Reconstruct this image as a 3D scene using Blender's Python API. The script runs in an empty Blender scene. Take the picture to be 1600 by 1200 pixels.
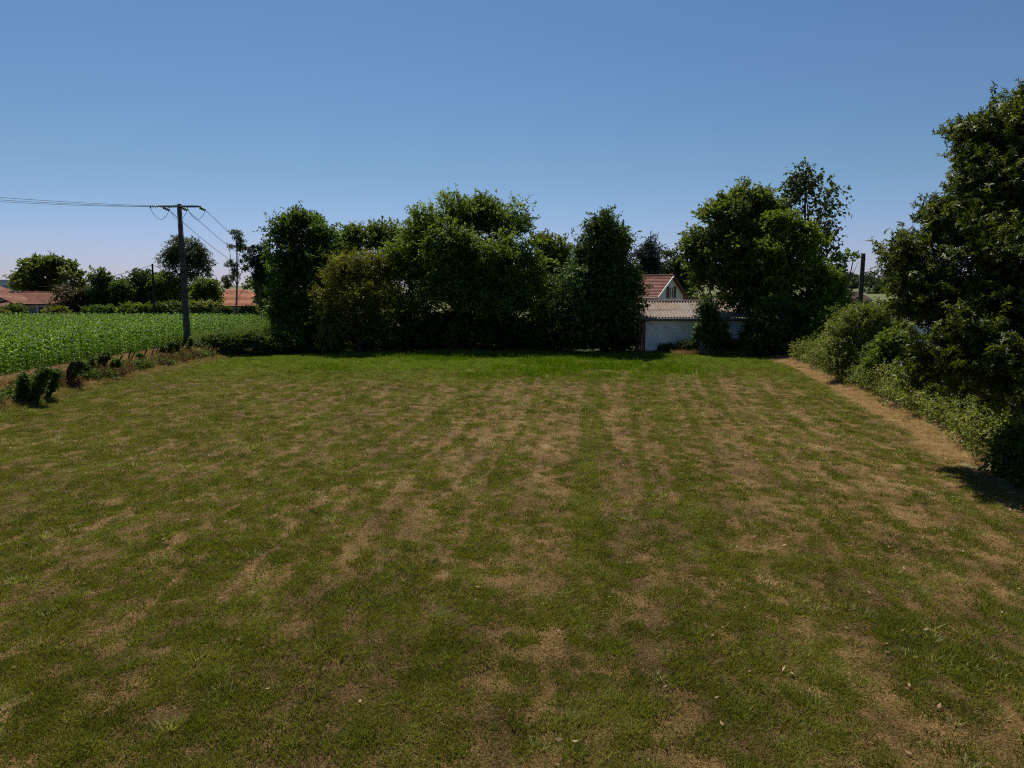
import bpy, math, random
import numpy as np
from mathutils import Vector

# ------------------------------------------------------------------ camera, sky, sun
F = 1109.0                       # focal length in pixels of a 1600 wide frame
CAM_Z = 5.0
PITCH = math.atan(150.0 / F)     # horizon 150 px above the centre
scene = bpy.context.scene
COL = scene.collection
cam = bpy.data.objects.new("camera", bpy.data.cameras.new("camera"))
COL.objects.link(cam)
cam.location = (0, 0, CAM_Z)
cam.rotation_euler = (math.pi / 2 - PITCH, 0, 0)
cam.data.sensor_width = 36.0
cam.data.lens = 36.0 * F / 1600.0
cam.data.clip_start = 0.1
cam.data.clip_end = 12000
scene.camera = cam

SUN_AZ = math.radians(-16)       # from +Y, clockwise seen from above (sun is behind the trees, to the left)
SUN_EL = math.radians(56)
world = bpy.data.worlds.new("World")
scene.world = world
world.use_nodes = True
wn = world.node_tree
wn.nodes.clear()
w_out = wn.nodes.new("ShaderNodeOutputWorld")
w_bg = wn.nodes.new("ShaderNodeBackground")
w_sky = wn.nodes.new("ShaderNodeTexSky")
w_sky.sky_type = 'NISHITA'
w_sky.sun_disc = False
w_sky.sun_elevation = SUN_EL
w_sky.sun_rotation = SUN_AZ
w_sky.altitude = 0
w_sky.air_density = 1.0
w_sky.dust_density = 0.4
w_sky.ozone_density = 2.2
w_hsv = wn.nodes.new("ShaderNodeHueSaturation")
w_hsv.inputs["Saturation"].default_value = 1.0
wn.links.new(w_sky.outputs[0], w_hsv.inputs["Color"])
# the clear blue of this sky by height above the horizon, the same all the way round and up
w_tc = wn.nodes.new("ShaderNodeTexCoord"); w_sep = wn.nodes.new("ShaderNodeSeparateXYZ")
wn.links.new(w_tc.outputs["Generated"], w_sep.inputs[0])
w_rmp = wn.nodes.new("ShaderNodeValToRGB"); _e = w_rmp.color_ramp.elements
while len(_e) < 5: _e.new(.5)
for _i, (_p, _c) in enumerate([(0, (.53, .54, .90)), (.05, (.485, .53, .80)), (.15, (.415, .53, .635)), (.35, (.395, .53, .66)), (1, (.40, .53, .68))]):
    _e[_i].position = _p; _e[_i].color = (*_c, 1)
wn.links.new(w_sep.outputs[2], w_rmp.inputs[0])
w_mul = wn.nodes.new("ShaderNodeVectorMath"); w_mul.operation = 'MULTIPLY'
wn.links.new(w_hsv.outputs[0], w_mul.inputs[0]); wn.links.new(w_rmp.outputs[0], w_mul.inputs[1])
wn.links.new(w_mul.outputs[0], w_bg.inputs[0])
w_bg.inputs[1].default_value = 0.0945
wn.links.new(w_bg.outputs[0], w_out.inputs[0])

sun = bpy.data.objects.new("sun", bpy.data.lights.new("sun", 'SUN'))
COL.objects.link(sun)
sun.data.energy = 5.0
sun.data.angle = math.radians(0.5)
sun.data.color = (1.0, 0.94, 0.84)
sdir = Vector((math.sin(SUN_AZ) * math.cos(SUN_EL), math.cos(SUN_AZ) * math.cos(SUN_EL), math.sin(SUN_EL)))
sun.rotation_euler = sdir.to_track_quat('Z', 'Y').to_euler()
sun.location = (-30, 40, 60)

scene.view_settings.view_transform = 'Standard'
scene.view_settings.look = 'None'
scene.view_settings.gamma = 1
scene.view_settings.exposure = 0.3
scene.cycles.filter_width = 1.1
scene.cycles.use_denoising = False
scene.cycles.volume_bounces = 0
scene.cycles.max_bounces = 7
scene.cycles.diffuse_bounces = 4
scene.cycles.glossy_bounces = 2
scene.cycles.transmission_bounces = 4
scene.cycles.transparent_max_bounces = 4

# ------------------------------------------------------------------ helpers
def P(px, py, Y):
    """world point that shows at pixel (px,py) of the 1600x1200 photo at forward distance Y"""
    u = (px - 800) / F
    v = (600 - py) / F
    c, s = math.cos(PITCH), math.sin(PITCH)
    d = (u, c + v * s, -s + v * c)
    t = Y / d[1]
    return np.array((d[0] * t, Y, CAM_Z + d[2] * t))

def M2(Y):                                   # metres per photo pixel at distance Y
    return Y / F

def tag(o, label=None, cat=None, group=None, kind=None):
    if label: o["label"] = label
    if cat: o["category"] = cat
    if group: o["group"] = group
    if kind: o["kind"] = kind
    return o

def empty(name, loc, label, cat, group=None, rz=0.0):
    o = bpy.data.objects.new(name, None)
    o.location = loc
    o.rotation_euler = (0, 0, rz)
    o.empty_display_size = 0.3
    COL.objects.link(o)
    return tag(o, label, cat, group)

def link(name, me, m=None, parent=None):
    o = bpy.data.objects.new(name, me)
    if m is not None and not me.materials:
        me.materials.append(m)
    COL.objects.link(o)
    if parent is not None: o.parent = parent
    return o

def mesh_np(name, verts, faces, tint=None, smooth=False):
    """faces: (n,k) array, one polygon size"""
    verts = np.asarray(verts, dtype=np.float32).reshape(-1, 3)
    faces = np.asarray(faces, dtype=np.int32)
    me = bpy.data.meshes.new(name)
    n, k = faces.shape
    me.vertices.add(len(verts)); me.vertices.foreach_set("co", verts.ravel())
    me.loops.add(n * k); me.loops.foreach_set("vertex_index", faces.ravel())
    me.polygons.add(n)
    me.polygons.foreach_set("loop_start", np.arange(0, n * k, k, dtype=np.int32))
    if tint is not None:
        a = me.attributes.new("tint", 'FLOAT', 'POINT')
        a.data.foreach_set("value", np.asarray(tint, dtype=np.float32))
    me.update(calc_edges=True)
    if smooth:
        me.polygons.foreach_set("use_smooth", np.ones(n, dtype=bool))
    return me

class MB:
    """mesh collector"""
    def __init__(s): s.v = []; s.f = []
    def add(s, vs, fs):
        b = len(s.v); s.v += [tuple(map(float, v)) for v in vs]; s.f += [tuple(i + b for i in f) for f in fs]; return s
    def box(s, x0, x1, y0, y1, z0, z1):
        return s.add([(x0,y0,z0),(x1,y0,z0),(x1,y1,z0),(x0,y1,z0),(x0,y0,z1),(x1,y0,z1),(x1,y1,z1),(x0,y1,z1)],
                     [(0,3,2,1),(4,5,6,7),(0,1,5,4),(1,2,6,5),(2,3,7,6),(3,0,4,7)])
    def tube(s, pts, rad, n=6, cap=True):
        pts = [np.array(p, float) for p in pts]
        b = len(s.v)
        for i, p in enumerate(pts):
            d = pts[min(i + 1, len(pts) - 1)] - pts[max(i - 1, 0)]
            d = d / (np.linalg.norm(d) + 1e-9)
            ref = np.array((0, 0, 1.0)) if abs(d[2]) < .9 else np.array((1.0, 0, 0))
            a = np.cross(d, ref); a /= np.linalg.norm(a); c = np.cross(d, a)
            r = rad[i] if hasattr(rad, '__len__') else rad
            for k in range(n):
                t = 2 * math.pi * k / n
                s.v.append(tuple(p + r * (math.cos(t) * a + math.sin(t) * c)))
        for i in range(len(pts) - 1):
            for k in range(n):
                k2 = (k + 1) % n
                s.f.append((b + i*n + k, b + i*n + k2, b + (i+1)*n + k2, b + (i+1)*n + k))
        if cap:
            s.f.append(tuple(b + k for k in range(n)))
            e = b + (len(pts) - 1) * n
            s.f.append(tuple(e + k for k in reversed(range(n))))
        return s
    def prism(s, prof, x0, x1):
        """profile in (y,z), extruded along x"""
        n = len(prof)
        return s.add([(x0, y, z) for y, z in prof] + [(x1, y, z) for y, z in prof],
                     [tuple(range(n)), tuple(reversed(range(n, 2*n)))] + [(i, i + n, (i+1) % n + n, (i+1) % n) for i in range(n)])
    def build(s, name, m, parent=None, smooth=False, bevel=0):
        me = bpy.data.meshes.new(name)
        me.from_pydata(s.v, [], s.f); me.update()
        if smooth:
            for p in me.polygons: p.use_smooth = True
        o = link(name, me, m, parent)
        if bevel:
            b = o.modifiers.new("bevel", 'BEVEL'); b.width = bevel; b.segments = 1
        return o

# value noise (numpy)
_perm = np.random.RandomState(7).rand(256, 256)
def vnoise(x, y, ox=0):
    x = np.asarray(x) + ox * 17.3; y = np.asarray(y) + ox * 5.1
    xi = np.floor(x).astype(int); yi = np.floor(y).astype(int)
    fx = x - xi; fy = y - yi
    fx = fx * fx * (3 - 2 * fx); fy = fy * fy * (3 - 2 * fy)
    g = lambda a, b: _perm[a & 255, b & 255]
    return (g(xi, yi)*(1-fx)*(1-fy) + g(xi+1, yi)*fx*(1-fy) + g(xi, yi+1)*(1-fx)*fy + g(xi+1, yi+1)*fx*fy)
def fbm(x, y, o=4, ox=0):
    r = 0; a = .5; t = 0
    for i in range(o):
        r = r + a * vnoise(x * 2**i, y * 2**i, ox + i*3.7); t += a; a *= .55
    return r / t
def sstep(a, b, x):
    t = np.clip((x - a) / (b - a), 0, 1); return t * t * (3 - 2 * t)

# ------------------------------------------------------------------ materials
def newmat(name):
    m = bpy.data.materials.new(name); m.use_nodes = True
    nt = m.node_tree; nt.nodes.clear()
    out = nt.nodes.new("ShaderNodeOutputMaterial")
    return m, nt, out
def N(nt, typ, **kw):
    n = nt.nodes.new(typ)
    for k, v in kw.items():
        if k in n.inputs: n.inputs[k].default_value = v
        else: setattr(n, k, v)
    return n
def L(nt, a, b): nt.links.new(a, b)
def ramp(nt, fac, stops):
    r = nt.nodes.new("ShaderNodeValToRGB")
    e = r.color_ramp.elements
    while len(e) < len(stops): e.new(0.5)
    for i, (p, c) in enumerate(stops):
        e[i].position = p; e[i].color = (*c, 1) if len(c) == 3 else c
    L(nt, fac, r.inputs[0]); return r.outputs[0]
def noise(nt, scale, detail=4, rough=.55, vec=None, dist=0):
    n = nt.nodes.new("ShaderNodeTexNoise")
    n.inputs["Scale"].default_value = scale; n.inputs["Detail"].default_value = detail
    n.inputs["Roughness"].default_value = rough; n.inputs["Distortion"].default_value = dist
    if vec is not None: L(nt, vec, n.inputs["Vector"])
    return n.outputs[0]
def mixc(nt, fac, a, b, mode='MIX'):
    n = nt.nodes.new("ShaderNodeMix"); n.data_type = 'RGBA'; n.blend_type = mode
    if hasattr(fac, 'links'): L(nt, fac, n.inputs[0])
    else: n.inputs[0].default_value = fac
    for v, i in ((a, 6), (b, 7)):
        if hasattr(v, 'links'): L(nt, v, n.inputs[i])
        else: n.inputs[i].default_value = (*v, 1)
    return n.outputs[2]
def pos(nt, scale=None):
    g = nt.nodes.new("ShaderNodeNewGeometry").outputs["Position"]
    if scale:
        m = nt.nodes.new("ShaderNodeMapping"); m.inputs["Scale"].default_value = scale
        L(nt, g, m.inputs[0]); g = m.outputs[0]
    return g
def objco(nt, scale=None):
    g = nt.nodes.new("ShaderNodeTexCoord").outputs["Object"]
    if scale:
        m = nt.nodes.new("ShaderNodeMapping"); m.inputs["Scale"].default_value = scale
        L(nt, g, m.inputs[0]); g = m.outputs[0]
    return g
def principled(nt, out, col, rough=.8, spec=.3, bump=None, bumpd=.01, bumps=.6):
    p = nt.nodes.new("ShaderNodeBsdfPrincipled")
    if hasattr(col, 'links'): L(nt, col, p.inputs["Base Color"])
    else: p.inputs["Base Color"].default_value = (*col, 1)
    p.inputs["Roughness"].default_value = rough
    p.inputs["Specular IOR Level"].default_value = spec
    if bump is not None:
        b = nt.nodes.new("ShaderNodeBump"); b.inputs["Distance"].default_value = bumpd; b.inputs["Strength"].default_value = bumps
        L(nt, bump, b.inputs["Height"]); L(nt, b.outputs[0], p.inputs["Normal"])
    L(nt, p.outputs[0], out.inputs[0])
    return p

def leafmat(name, ca, cb, cc=None, trans=.3, tcol=None, rough=.55, spec=.18, instancer=False):
    """ca..cb along the leaf tint attribute; cc rare accents"""
    m, nt, out = newmat(name)
    at = nt.nodes.new("ShaderNodeAttribute"); at.attribute_name = "tint"
    if instancer: at.attribute_type = 'INSTANCER'
    stops = [(0, ca), (.8, cb)]
    if cc: stops.append((1.0, cc))
    col = ramp(nt, at.outputs["Fac"], stops)
    p = nt.nodes.new("ShaderNodeBsdfPrincipled")
    L(nt, col, p.inputs["Base Color"]); p.inputs["Roughness"].default_value = rough
    p.inputs["Specular IOR Level"].default_value = spec
    tr = nt.nodes.new("ShaderNodeBsdfTranslucent")
    tc = mixc(nt, 1.0, col, (1.25, 1.3, .55) if tcol is None else tcol, 'MULTIPLY')
    L(nt, tc, tr.inputs[0])
    mx = nt.nodes.new("ShaderNodeMixShader"); mx.inputs[0].default_value = trans
    L(nt, p.outputs[0], mx.inputs[1]); L(nt, tr.outputs[0], mx.inputs[2])
    L(nt, mx.outputs[0], out.inputs[0])
    return m

def simple(name, c0, c1, scale=3, rough=.8, spec=.3, bump=.01, det=5, stretch=None):
    m, nt, out = newmat(name)
    v = objco(nt, stretch)
    n = noise(nt, scale, det, .6, v)
    col = ramp(nt, n, [(.3, c0), (.7, c1)])
    principled(nt, out, col, rough, spec, n if bump else None, bump)
    return m

BARK = simple("bark", (.05, .038, .028), (.13, .105, .08), 6, .9, .1, .03, 6, (1, 1, .25))
BARK_PALE = simple("pale bark", (.13, .11, .09), (.32, .28, .23), 3, .85, .15, .02, 5, (1, 1, .3))
WOOD_OLD = simple("weathered post wood", (.022, .016, .012), (.065, .048, .035), 9, .9, .15, .02, 6, (1, 1, .2))
CONCRETE = simple("pole concrete", (.05, .047, .043), (.10, .094, .085), 2.5, .9, .2, .01)
STEEL = simple("galvanised steel", (.09, .09, .09), (.17, .17, .17), 8, .5, .5, .002)
CABLE = simple("cable", (.03, .03, .032), (.05, .05, .052), 8, .6, .3, 0)
GLASSG = simple("green glass insulator", (.02, .10, .085), (.04, .17, .14), 5, .15, .6, 0)

# ------------------------------------------------------------------ ground
FX0 = -20.0
def right_edge(y):
    return np.interp(y, [-60, 0, 15, 20.2, 22, 25.3, 32.6, 40, 47, 52, 60], [11.4, 11.7, 12.0, 12.8, 13.3, 14.2, 15.6, 17.0, 18.2, 18.6, 18.6])

def zfield(x, y):
    return .10 * (fbm(x / 9, y / 9, 3, 4) - .5) + .05 * (fbm(x / 1.4, y / 1.6, 3, 9) - .5)

def dryness(x, y):
    """0 green .. 1 dry, streaked along the mowing direction"""
    fan = x - y * (.06 + .12 * np.clip((x + 4) / 20, 0, 1)) + .5 * (fbm(x / 14, y / 18, 2, 11) - .5)
    streak = .45 * vnoise(fan / .15, y / 24, 3) + .35 * vnoise(fan / .27, y / 34, 23) + .20 * vnoise(fan / .5, y / 60, 15)
    streak2 = vnoise(fan / .13, y / 7, 13)
    patch = fbm(x / .6, y / 1.8, 4, 1)
    fine = .55 * fbm(x / .12, y / .19, 2, 5) + .45 * fbm(x / .27, y / .5, 2, 25)
    big = fbm(x / 9, y / 14, 2, 21)
    vfine = fbm(x / .065, y / .09, 2, 41)
    kf = 1 - .4 * sstep(12, 30, y)
    d = .635 + .10 * (patch - .5) * kf + 1.8 * (fine - .5) + .12 * (big - .5) + .9 * (vfine - .5)
    smask = (.55 + .45 * sstep(7, 16, y)) * (.5 + .5 * sstep(-11, -2, x))
    d = d + smask * (1.40 * (streak - .5) + .40 * (streak2 - .5))
    d = d + .08 * sstep(-6, 4, x) * (1 - sstep(34, 40, y))
    # greener band at the far end and towards the left
    far = sstep(35, 41, y + 4 * (fbm(x / 4, y / 4, 2, 8) - .5) - .10 * np.abs(x + 3) )
    d = d - .62 * far
    d = d - .10 * sstep(-2, -14, x)
    # bare brownish area right of the middle
    d = d + .22 * np.exp(-(((x - 8.5) / 3.6)**2 + ((y - 20) / 6.0)**2))
    # green rim next to the left bank
    d = d - .6 * sstep(1.4, .2, x - FX0) - .5 * sstep(1.8, .4, right_edge(y) - x) * sstep(24, 30, y)
    return np.clip(d, 0, 1)

def longgrass(x, y):
    """unmown band before the trees"""
    return sstep(38, 43, y) * sstep(-15, -9, x) * sstep(13, 8, x) * sstep(.42, .55, fbm(x / 3.5, y / 2.5, 3, 31))

# large ground sheet
gx = np.concatenate([-np.geomspace(5000, 130, 22), np.linspace(-120, 80, 201), np.geomspace(90, 5000, 22)])
gy = np.concatenate([-np.geomspace(600, 45, 8), np.linspace(-40, 140, 91), np.geomspace(150, 6000, 26)])
GX, GY = np.meshgrid(gx, gy)
def zground(x, y):
    bank = np.interp(x, [-26, -24.3, -22.8, -21.6, -20.6, -20.0], [.38, .55, .62, .36, .10, -.10])
    lf = sstep(62, 54, y)
    zleft = np.where(x < -20, bank, -.10)
    z = zleft * lf + (1 - lf) * np.where(x < -14, .25 * sstep(-14, -24, x), 0)
    z = np.where(x > -20, -.12 * (1 - sstep(56, 60, y)), z)
    re = right_edge(np.clip(y, -60, 60))
    r = sstep(.2, 2.6, x - re) * sstep(60, 52, y)
    z = z + r * (.45 + .12 * (fbm(x/3, y/3, 3, 2)-.5))
    z = z + .12 * (fbm(x / 6, y / 6, 3, 14) - .5) * sstep(60, 70, np.abs(y))
    z = z - .008 * np.clip(y - 300, 0, 3000) * .0
    return z
GZ = zground(GX, GY)
def gridfaces(nx, ny):
    i = np.arange((ny - 1) * (nx - 1)); r = i // (nx - 1); c = i % (nx - 1)
    a = r * nx + c
    return np.stack([a, a + 1, a + nx + 1, a + nx], 1)
gm, nt, out = newmat("rough grass ground")
p_ = pos(nt)
n1 = noise(nt, .35, 5, .6, p_); n2 = noise(nt, 6, 5, .65, p_); n3 = noise(nt, .012, 3, .6, p_)
c1 = ramp(nt, n1, [(.35, (.10, .115, .026)), (.65, (.20, .15, .07))])
c2 = mixc(nt, n2, c1, (.12, .13, .035))
c3 = mixc(nt, ramp(nt, n3, [(.45, (0, 0, 0)), (.55, (1, 1, 1))]), c2, (.09, .115, .045))
principled(nt, out, c3, .95, .1, n2, .05)
g = link("ground", mesh_np("ground", np.stack([GX, GY, GZ], -1), gridfaces(len(gx), len(gy)), smooth=True), gm)
tag(g, kind="structure")

# mown field sheet
fy = np.concatenate([np.linspace(-40, 4, 60), np.arange(4.1, 24, .10), np.arange(24, 54.4, .2)])
fu = np.linspace(0, 1, 281)
FY, FU = np.meshgrid(fy, fu, indexing='ij')
FXm = FX0 + FU * (right_edge(FY) - FX0)
wavy = .35 * (fbm(FY / 3, FY * 0 + 1, 3, 6) - .5)
FXm = FXm + wavy * (FU < .001) + wavy * 1.5 * (FU > .999)
FZ = zfield(FXm, FY)
edge = np.minimum(FU, 1 - FU) * 40
FZ = FZ - .12 * sstep(.3, 0, edge)
fd = np.clip(.5 + .8*(dryness(FXm, FY) - .5), 0, 1)
fm, nt, out = newmat("mown dry grass")
at = N(nt, "ShaderNodeAttribute", attribute_name="tint")
p_ = pos(nt)
fn = noise(nt, 14, 6, .7, p_)
fn2 = noise(nt, 55, 4, .7, p_)
fn3 = noise(nt, 2.2, 4, .6, p_)
math1 = N(nt, "ShaderNodeMath", operation='MULTIPLY_ADD'); L(nt, fn, math1.inputs[0]); math1.inputs[1].default_value = .9
L(nt, at.outputs["Fac"], math1.inputs[2])
math2 = N(nt, "ShaderNodeMath", operation='SUBTRACT'); L(nt, math1.outputs[0], math2.inputs[0]); math2.inputs[1].default_value = .45
colf = ramp(nt, math2.outputs[0], [(.0, (.085, .130, .010)), (.2, (.085, .092, .014)), (.38, (.125, .105, .024)), (.62, (.155, .108, .034)), (.95, (.23, .150, .062))])
warm = mixc(nt, ramp(nt, fn3, [(.5, (0, 0, 0)), (.75, (.7, .7, .7))]), colf, (.25, .125, .055))
warm2 = mixc(nt, at.outputs["Fac"], colf, warm)
colf2 = mixc(nt, ramp(nt, fn2, [(.3, (.55, .55, .55)), (.7, (0, 0, 0))]), warm2, (.075, .055, .024))
addb = N(nt, "ShaderNodeMath", operation='ADD'); L(nt, fn, addb.inputs[0]); L(nt, fn2, addb.inputs[1])
principled(nt, out, colf2, .95, .1, addb.outputs[0], .035, .9)
f = link("field", mesh_np("field", np.stack([FXm, FY, FZ], -1), gridfaces(281, len(fy)), fd.ravel(), smooth=True), fm)
tag(f, kind="structure")

# trodden dry path along the right edge
py_ = np.arange(14, 53.5, .4); pu = np.linspace(0, 1, 7)
PY, PU = np.meshgrid(py_, pu, indexing='ij')
PX = right_edge(PY) - .15 + PU * (1.35 + .5 * (fbm(PY / 2, PY * 0, 2, 4) - .5))
PZ = -.02 + .22 * PU * PU + .05 * (fbm(PX / .8, PY / .8, 2, 3) - .5)
pm_, nt, out = newmat("dry trodden straw"); p_ = pos(nt)
n1 = noise(nt, 3, 5, .65, p_); n2 = noise(nt, 40, 4, .7, p_)
principled(nt, out, mixc(nt, n2, ramp(nt, n1, [(.3, (.16, .125, .055)), (.7, (.32, .24, .12))]), (.12, .11, .04)), .95, .1, n2, .03)
tag(link("path", mesh_np("path", np.stack([PX, PY, PZ], -1), gridfaces(7, len(py_)), smooth=True), pm_), kind="structure")

# ------------------------------------------------------------------ instanced grass blades (geometry nodes)
PROTO = bpy.data.collections.new("blade shapes")       # never linked to the scene
def proto_collection(name, meshes, m):
    c = bpy.data.collections.new(name)
    for i, me in enumerate(meshes):
        me.materials.append(m)
        o = bpy.data.objects.new("%s_%02d" % (name, i), me)
        c.objects.link(o)
    return c

def blades(rng, n, h, spread, w, lean, curl=.5, seg=2):
    V = []; Fq = []
    for i in range(n):
        a = rng.uniform(0, 2*math.pi); r = spread * math.sqrt(rng.uniform(0, 1))
        bx, by = r*math.cos(a), r*math.sin(a)
        hh = h * rng.uniform(.55, 1.1)
        la = a + rng.uniform(-1.2, 1.2); le = lean * rng.uniform(.3, 1.2)
        dx, dy = math.cos(la)*le, math.sin(la)*le
        sa = rng.uniform(0, 2*math.pi); sx, sy = math.cos(sa)*w/2, math.sin(sa)*w/2
        b = len(V)
        for k in range(seg):
            t = k/seg; ww = 1 - .45*t
            q = t + curl*t*t
            V.append((bx+dx*hh*q - sx*ww, by+dy*hh*q - sy*ww, hh*(t - .35*le*t*t)-.01))
            V.append((bx+dx*hh*q + sx*ww, by+dy*hh*q + sy*ww, hh*(t - .35*le*t*t)-.01))
        q = 1 + curl
        V.append((bx+dx*hh*q, by+dy*hh*q, hh*(1-.35*le)))
        for k in range(seg-1):
            Fq.append((b+2*k, b+2*k+1, b+2*k+3, b+2*k+2))
        Fq.append((b+2*seg-2, b+2*seg-1, b+2*seg))
    me = bpy.data.meshes.new("blades"); me.from_pydata(V, [], Fq); me.update()
    return me

def instancer(name, pts, rotz, scl, idx, tint, coll, label, kind="stuff", cat=None, tilt=None):
    n = len(pts)
    me = bpy.data.meshes.new(name)
    me.vertices.add(n); me.vertices.foreach_set("co", np.asarray(pts, np.float32).ravel())
    rot = np.zeros((n, 3), np.float32); rot[:, 2] = rotz
    if tilt is not None: rot[:, :2] = tilt
    a = me.attributes.new("rot", 'FLOAT_VECTOR', 'POINT'); a.data.foreach_set("vector", rot.ravel())
    a = me.attributes.new("scl", 'FLOAT_VECTOR', 'POINT'); a.data.foreach_set("vector", np.asarray(scl, np.float32).ravel())
    a = me.attributes.new("idx", 'INT', 'POINT'); a.data.foreach_set("value", np.asarray(idx, np.int32))
    a = me.attributes.new("tint", 'FLOAT', 'POINT'); a.data.foreach_set("value", np.asarray(tint, np.float32))
    me.update()
    o = bpy.data.objects.new(name, me); COL.objects.link(o)
    ng = bpy.data.node_groups.new(name, 'GeometryNodeTree')
    ng.interface.new_socket("Geometry", in_out='INPUT', socket_type='NodeSocketGeometry')
    ng.interface.new_socket("Geometry", in_out='OUTPUT', socket_type='NodeSocketGeometry')
    gi = ng.nodes.new("NodeGroupInput"); go = ng.nodes.new("NodeGroupOutput")
    ci = ng.nodes.new("GeometryNodeCollectionInfo"); ci.inputs["Collection"].default_value = coll
    ci.inputs["Separate Children"].default_value = True; ci.inputs["Reset Children"].default_value = True
    ip = ng.nodes.new("GeometryNodeInstanceOnPoints"); ip.inputs["Pick Instance"].default_value = True
    def na(nm, t):
        x = ng.nodes.new("GeometryNodeInputNamedAttribute"); x.data_type = t; x.inputs["Name"].default_value = nm
        return [s for s in x.outputs if s.enabled and s.name == "Attribute"][0]
    ng.links.new(gi.outputs[0], ip.inputs["Points"])
    ng.links.new(ci.outputs[0], ip.inputs["Instance"])
    ng.links.new(na("idx", 'INT'), ip.inputs["Instance Index"])
    er = ng.nodes.new("FunctionNodeEulerToRotation")
    ng.links.new(na("rot", 'FLOAT_VECTOR'), er.inputs[0]); ng.links.new(er.outputs[0], ip.inputs["Rotation"])
    ng.links.new(na("scl", 'FLOAT_VECTOR'), ip.inputs["Scale"])
    ng.links.new(ip.outputs[0], go.inputs[0])
    md = o.modifiers.new("scatter", 'NODES'); md.node_group = ng
    tag(o, label, cat, None, kind)
    return o

rng = random.Random(5); nr = np.random.RandomState(11)
GREEN = leafmat("green grass blades", (.064, .077, .009), (.205, .212, .029), (.36, .36, .17), .35, rough=.6, spec=.12, instancer=True)
DRY = leafmat("dry grass blades", (.105, .066, .022), (.38, .24, .088), (.58, .44, .23), .22, (1.1, 1, .7), rough=.8, spec=.15, instancer=True)
short_c = proto_collection("short_tuft", [blades(rng, 20, .042, .06, .0095, .8) for _ in range(6)], GREEN)
long_c = proto_collection("long_tuft", [blades(rng, 20, .095, .06, .009, .65, .6, 3) for _ in range(5)], GREEN)
LUSH = leafmat("lush grass blades", (.075, .125, .007), (.18, .27, .016), (.28, .36, .06), .40, rough=.6, spec=.1, instancer=True)
lush_c = proto_collection("lush_tuft", [blades(rng, 20, .055, .07, .012, .7) for _ in range(6)], LUSH)
band_c = proto_collection("band_tuft", [blades(rng, 14, .20, .10, .022, .35, .4) for _ in range(5)], LUSH)
clump_c = proto_collection("clump_tuft", [blades(rng, 40, .065, .085, .0095, .75, .5) for _ in range(5)], GREEN)
dry_c = proto_collection("dry_tuft", [blades(rng, 18, .036, .075, .0085, 1.5, .6) for _ in range(6)], DRY)
straw_c = proto_collection("straw_tuft", [blades(rng, 26, .55, .22, .014, .6, .7, 3) for _ in range(6)], DRY)
rank_c = proto_collection("rank_tuft", [blades(rng, 20, .32, .16, .016, .8, .7, 3) for _ in range(6)], GREEN)

def scatter(y0, y1, dens, n_try=None):
    """random points in the field, density dens(y) per m2"""
    ys = np.linspace(y0, y1, 200)
    w = np.minimum(42, 1.5 * np.maximum(ys, 3) + 8) * dens(ys)
    cdf = np.cumsum(w); tot = np.sum((w[1:] + w[:-1]) / 2) * (ys[1] - ys[0]); cdf = cdf / cdf[-1]
    n = int(tot)
    y = np.interp(nr.rand(n), cdf, ys) + nr.uniform(-.1, .1, n)
    hw = np.minimum(42, 1.5 * np.maximum(y, 3) + 8) / 2
    x = nr.uniform(-1, 1, n) * hw
    k = (x > FX0 + .05) & (x < right_edge(y) - .05)
    return x[k], y[k]
def clumpn(x, y): return fbm(x / .28, y / .28, 2, 51)

x, y = scatter(3, 54, lambda q: 600 * np.minimum(1, (9 / q))**1.6)
d = dryness(x, y); cl = clumpn(x, y)
keep = (d + .75 * (.5 - cl) + nr.normal(0, .22, len(x))) < .53
x, y, d = x[keep], y[keep], d[keep]
s = nr.uniform(.7, 1.35, len(x)) * (1 + y / 45)
sz = s * (.9 + .5 * nr.rand(len(x))) / (1 + y / 120)
t = np.clip(.66 - .45 * d + .55 * (fbm(x / 1.3, y / 1.3, 2, 61) - .5) * 1.2 + .7 * (fbm(x / .22, y / .25, 2, 67) - .5) + nr.normal(0, .22, len(x)), 0, 1)
fm_far = sstep(38, 46, y) * sstep(-14, -6, x) * sstep(14, 6, x)
t = np.clip(t + .10 * fm_far, 0, .9)
instancer("mown_grass", np.stack([x, y, zfield(x, y)], 1), nr.uniform(0, 6.28, len(x)), np.stack([s, s, sz], 1),
          nr.randint(0, 6, len(x)), t, short_c, "short green grass tufts all over the mown field")
n_g = len(x)

x, y = scatter(3, 54, lambda q: 420 * np.minimum(1, (9 / q))**1.5)
d = dryness(x, y)
keep = (d + .45 * (fbm(x / .23, y / .23, 2, 57) - .5) + nr.normal(0, .24, len(x))) > .38
x, y, d = x[keep], y[keep], d[keep]
s = nr.uniform(.7, 1.35, len(x)) * (1 + y / 45)
t = np.clip(.40 + 1.2 * (fbm(x / .55, y / 1.1, 2, 71) - .5) + .5 * (fbm(x / 2.2, y / 6, 2, 73) - .5) + nr.normal(0, .17, len(x)), 0, 1)
instancer("dry_grass", np.stack([x, y, zfield(x, y)], 1), nr.uniform(0, 6.28, len(x)), np.stack([s, s, s * .8 / (1 + y / 90)], 1),
          nr.randint(0, 6, len(x)), t, dry_c, "flattened straw coloured grass in the dry patches of the field")

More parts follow.
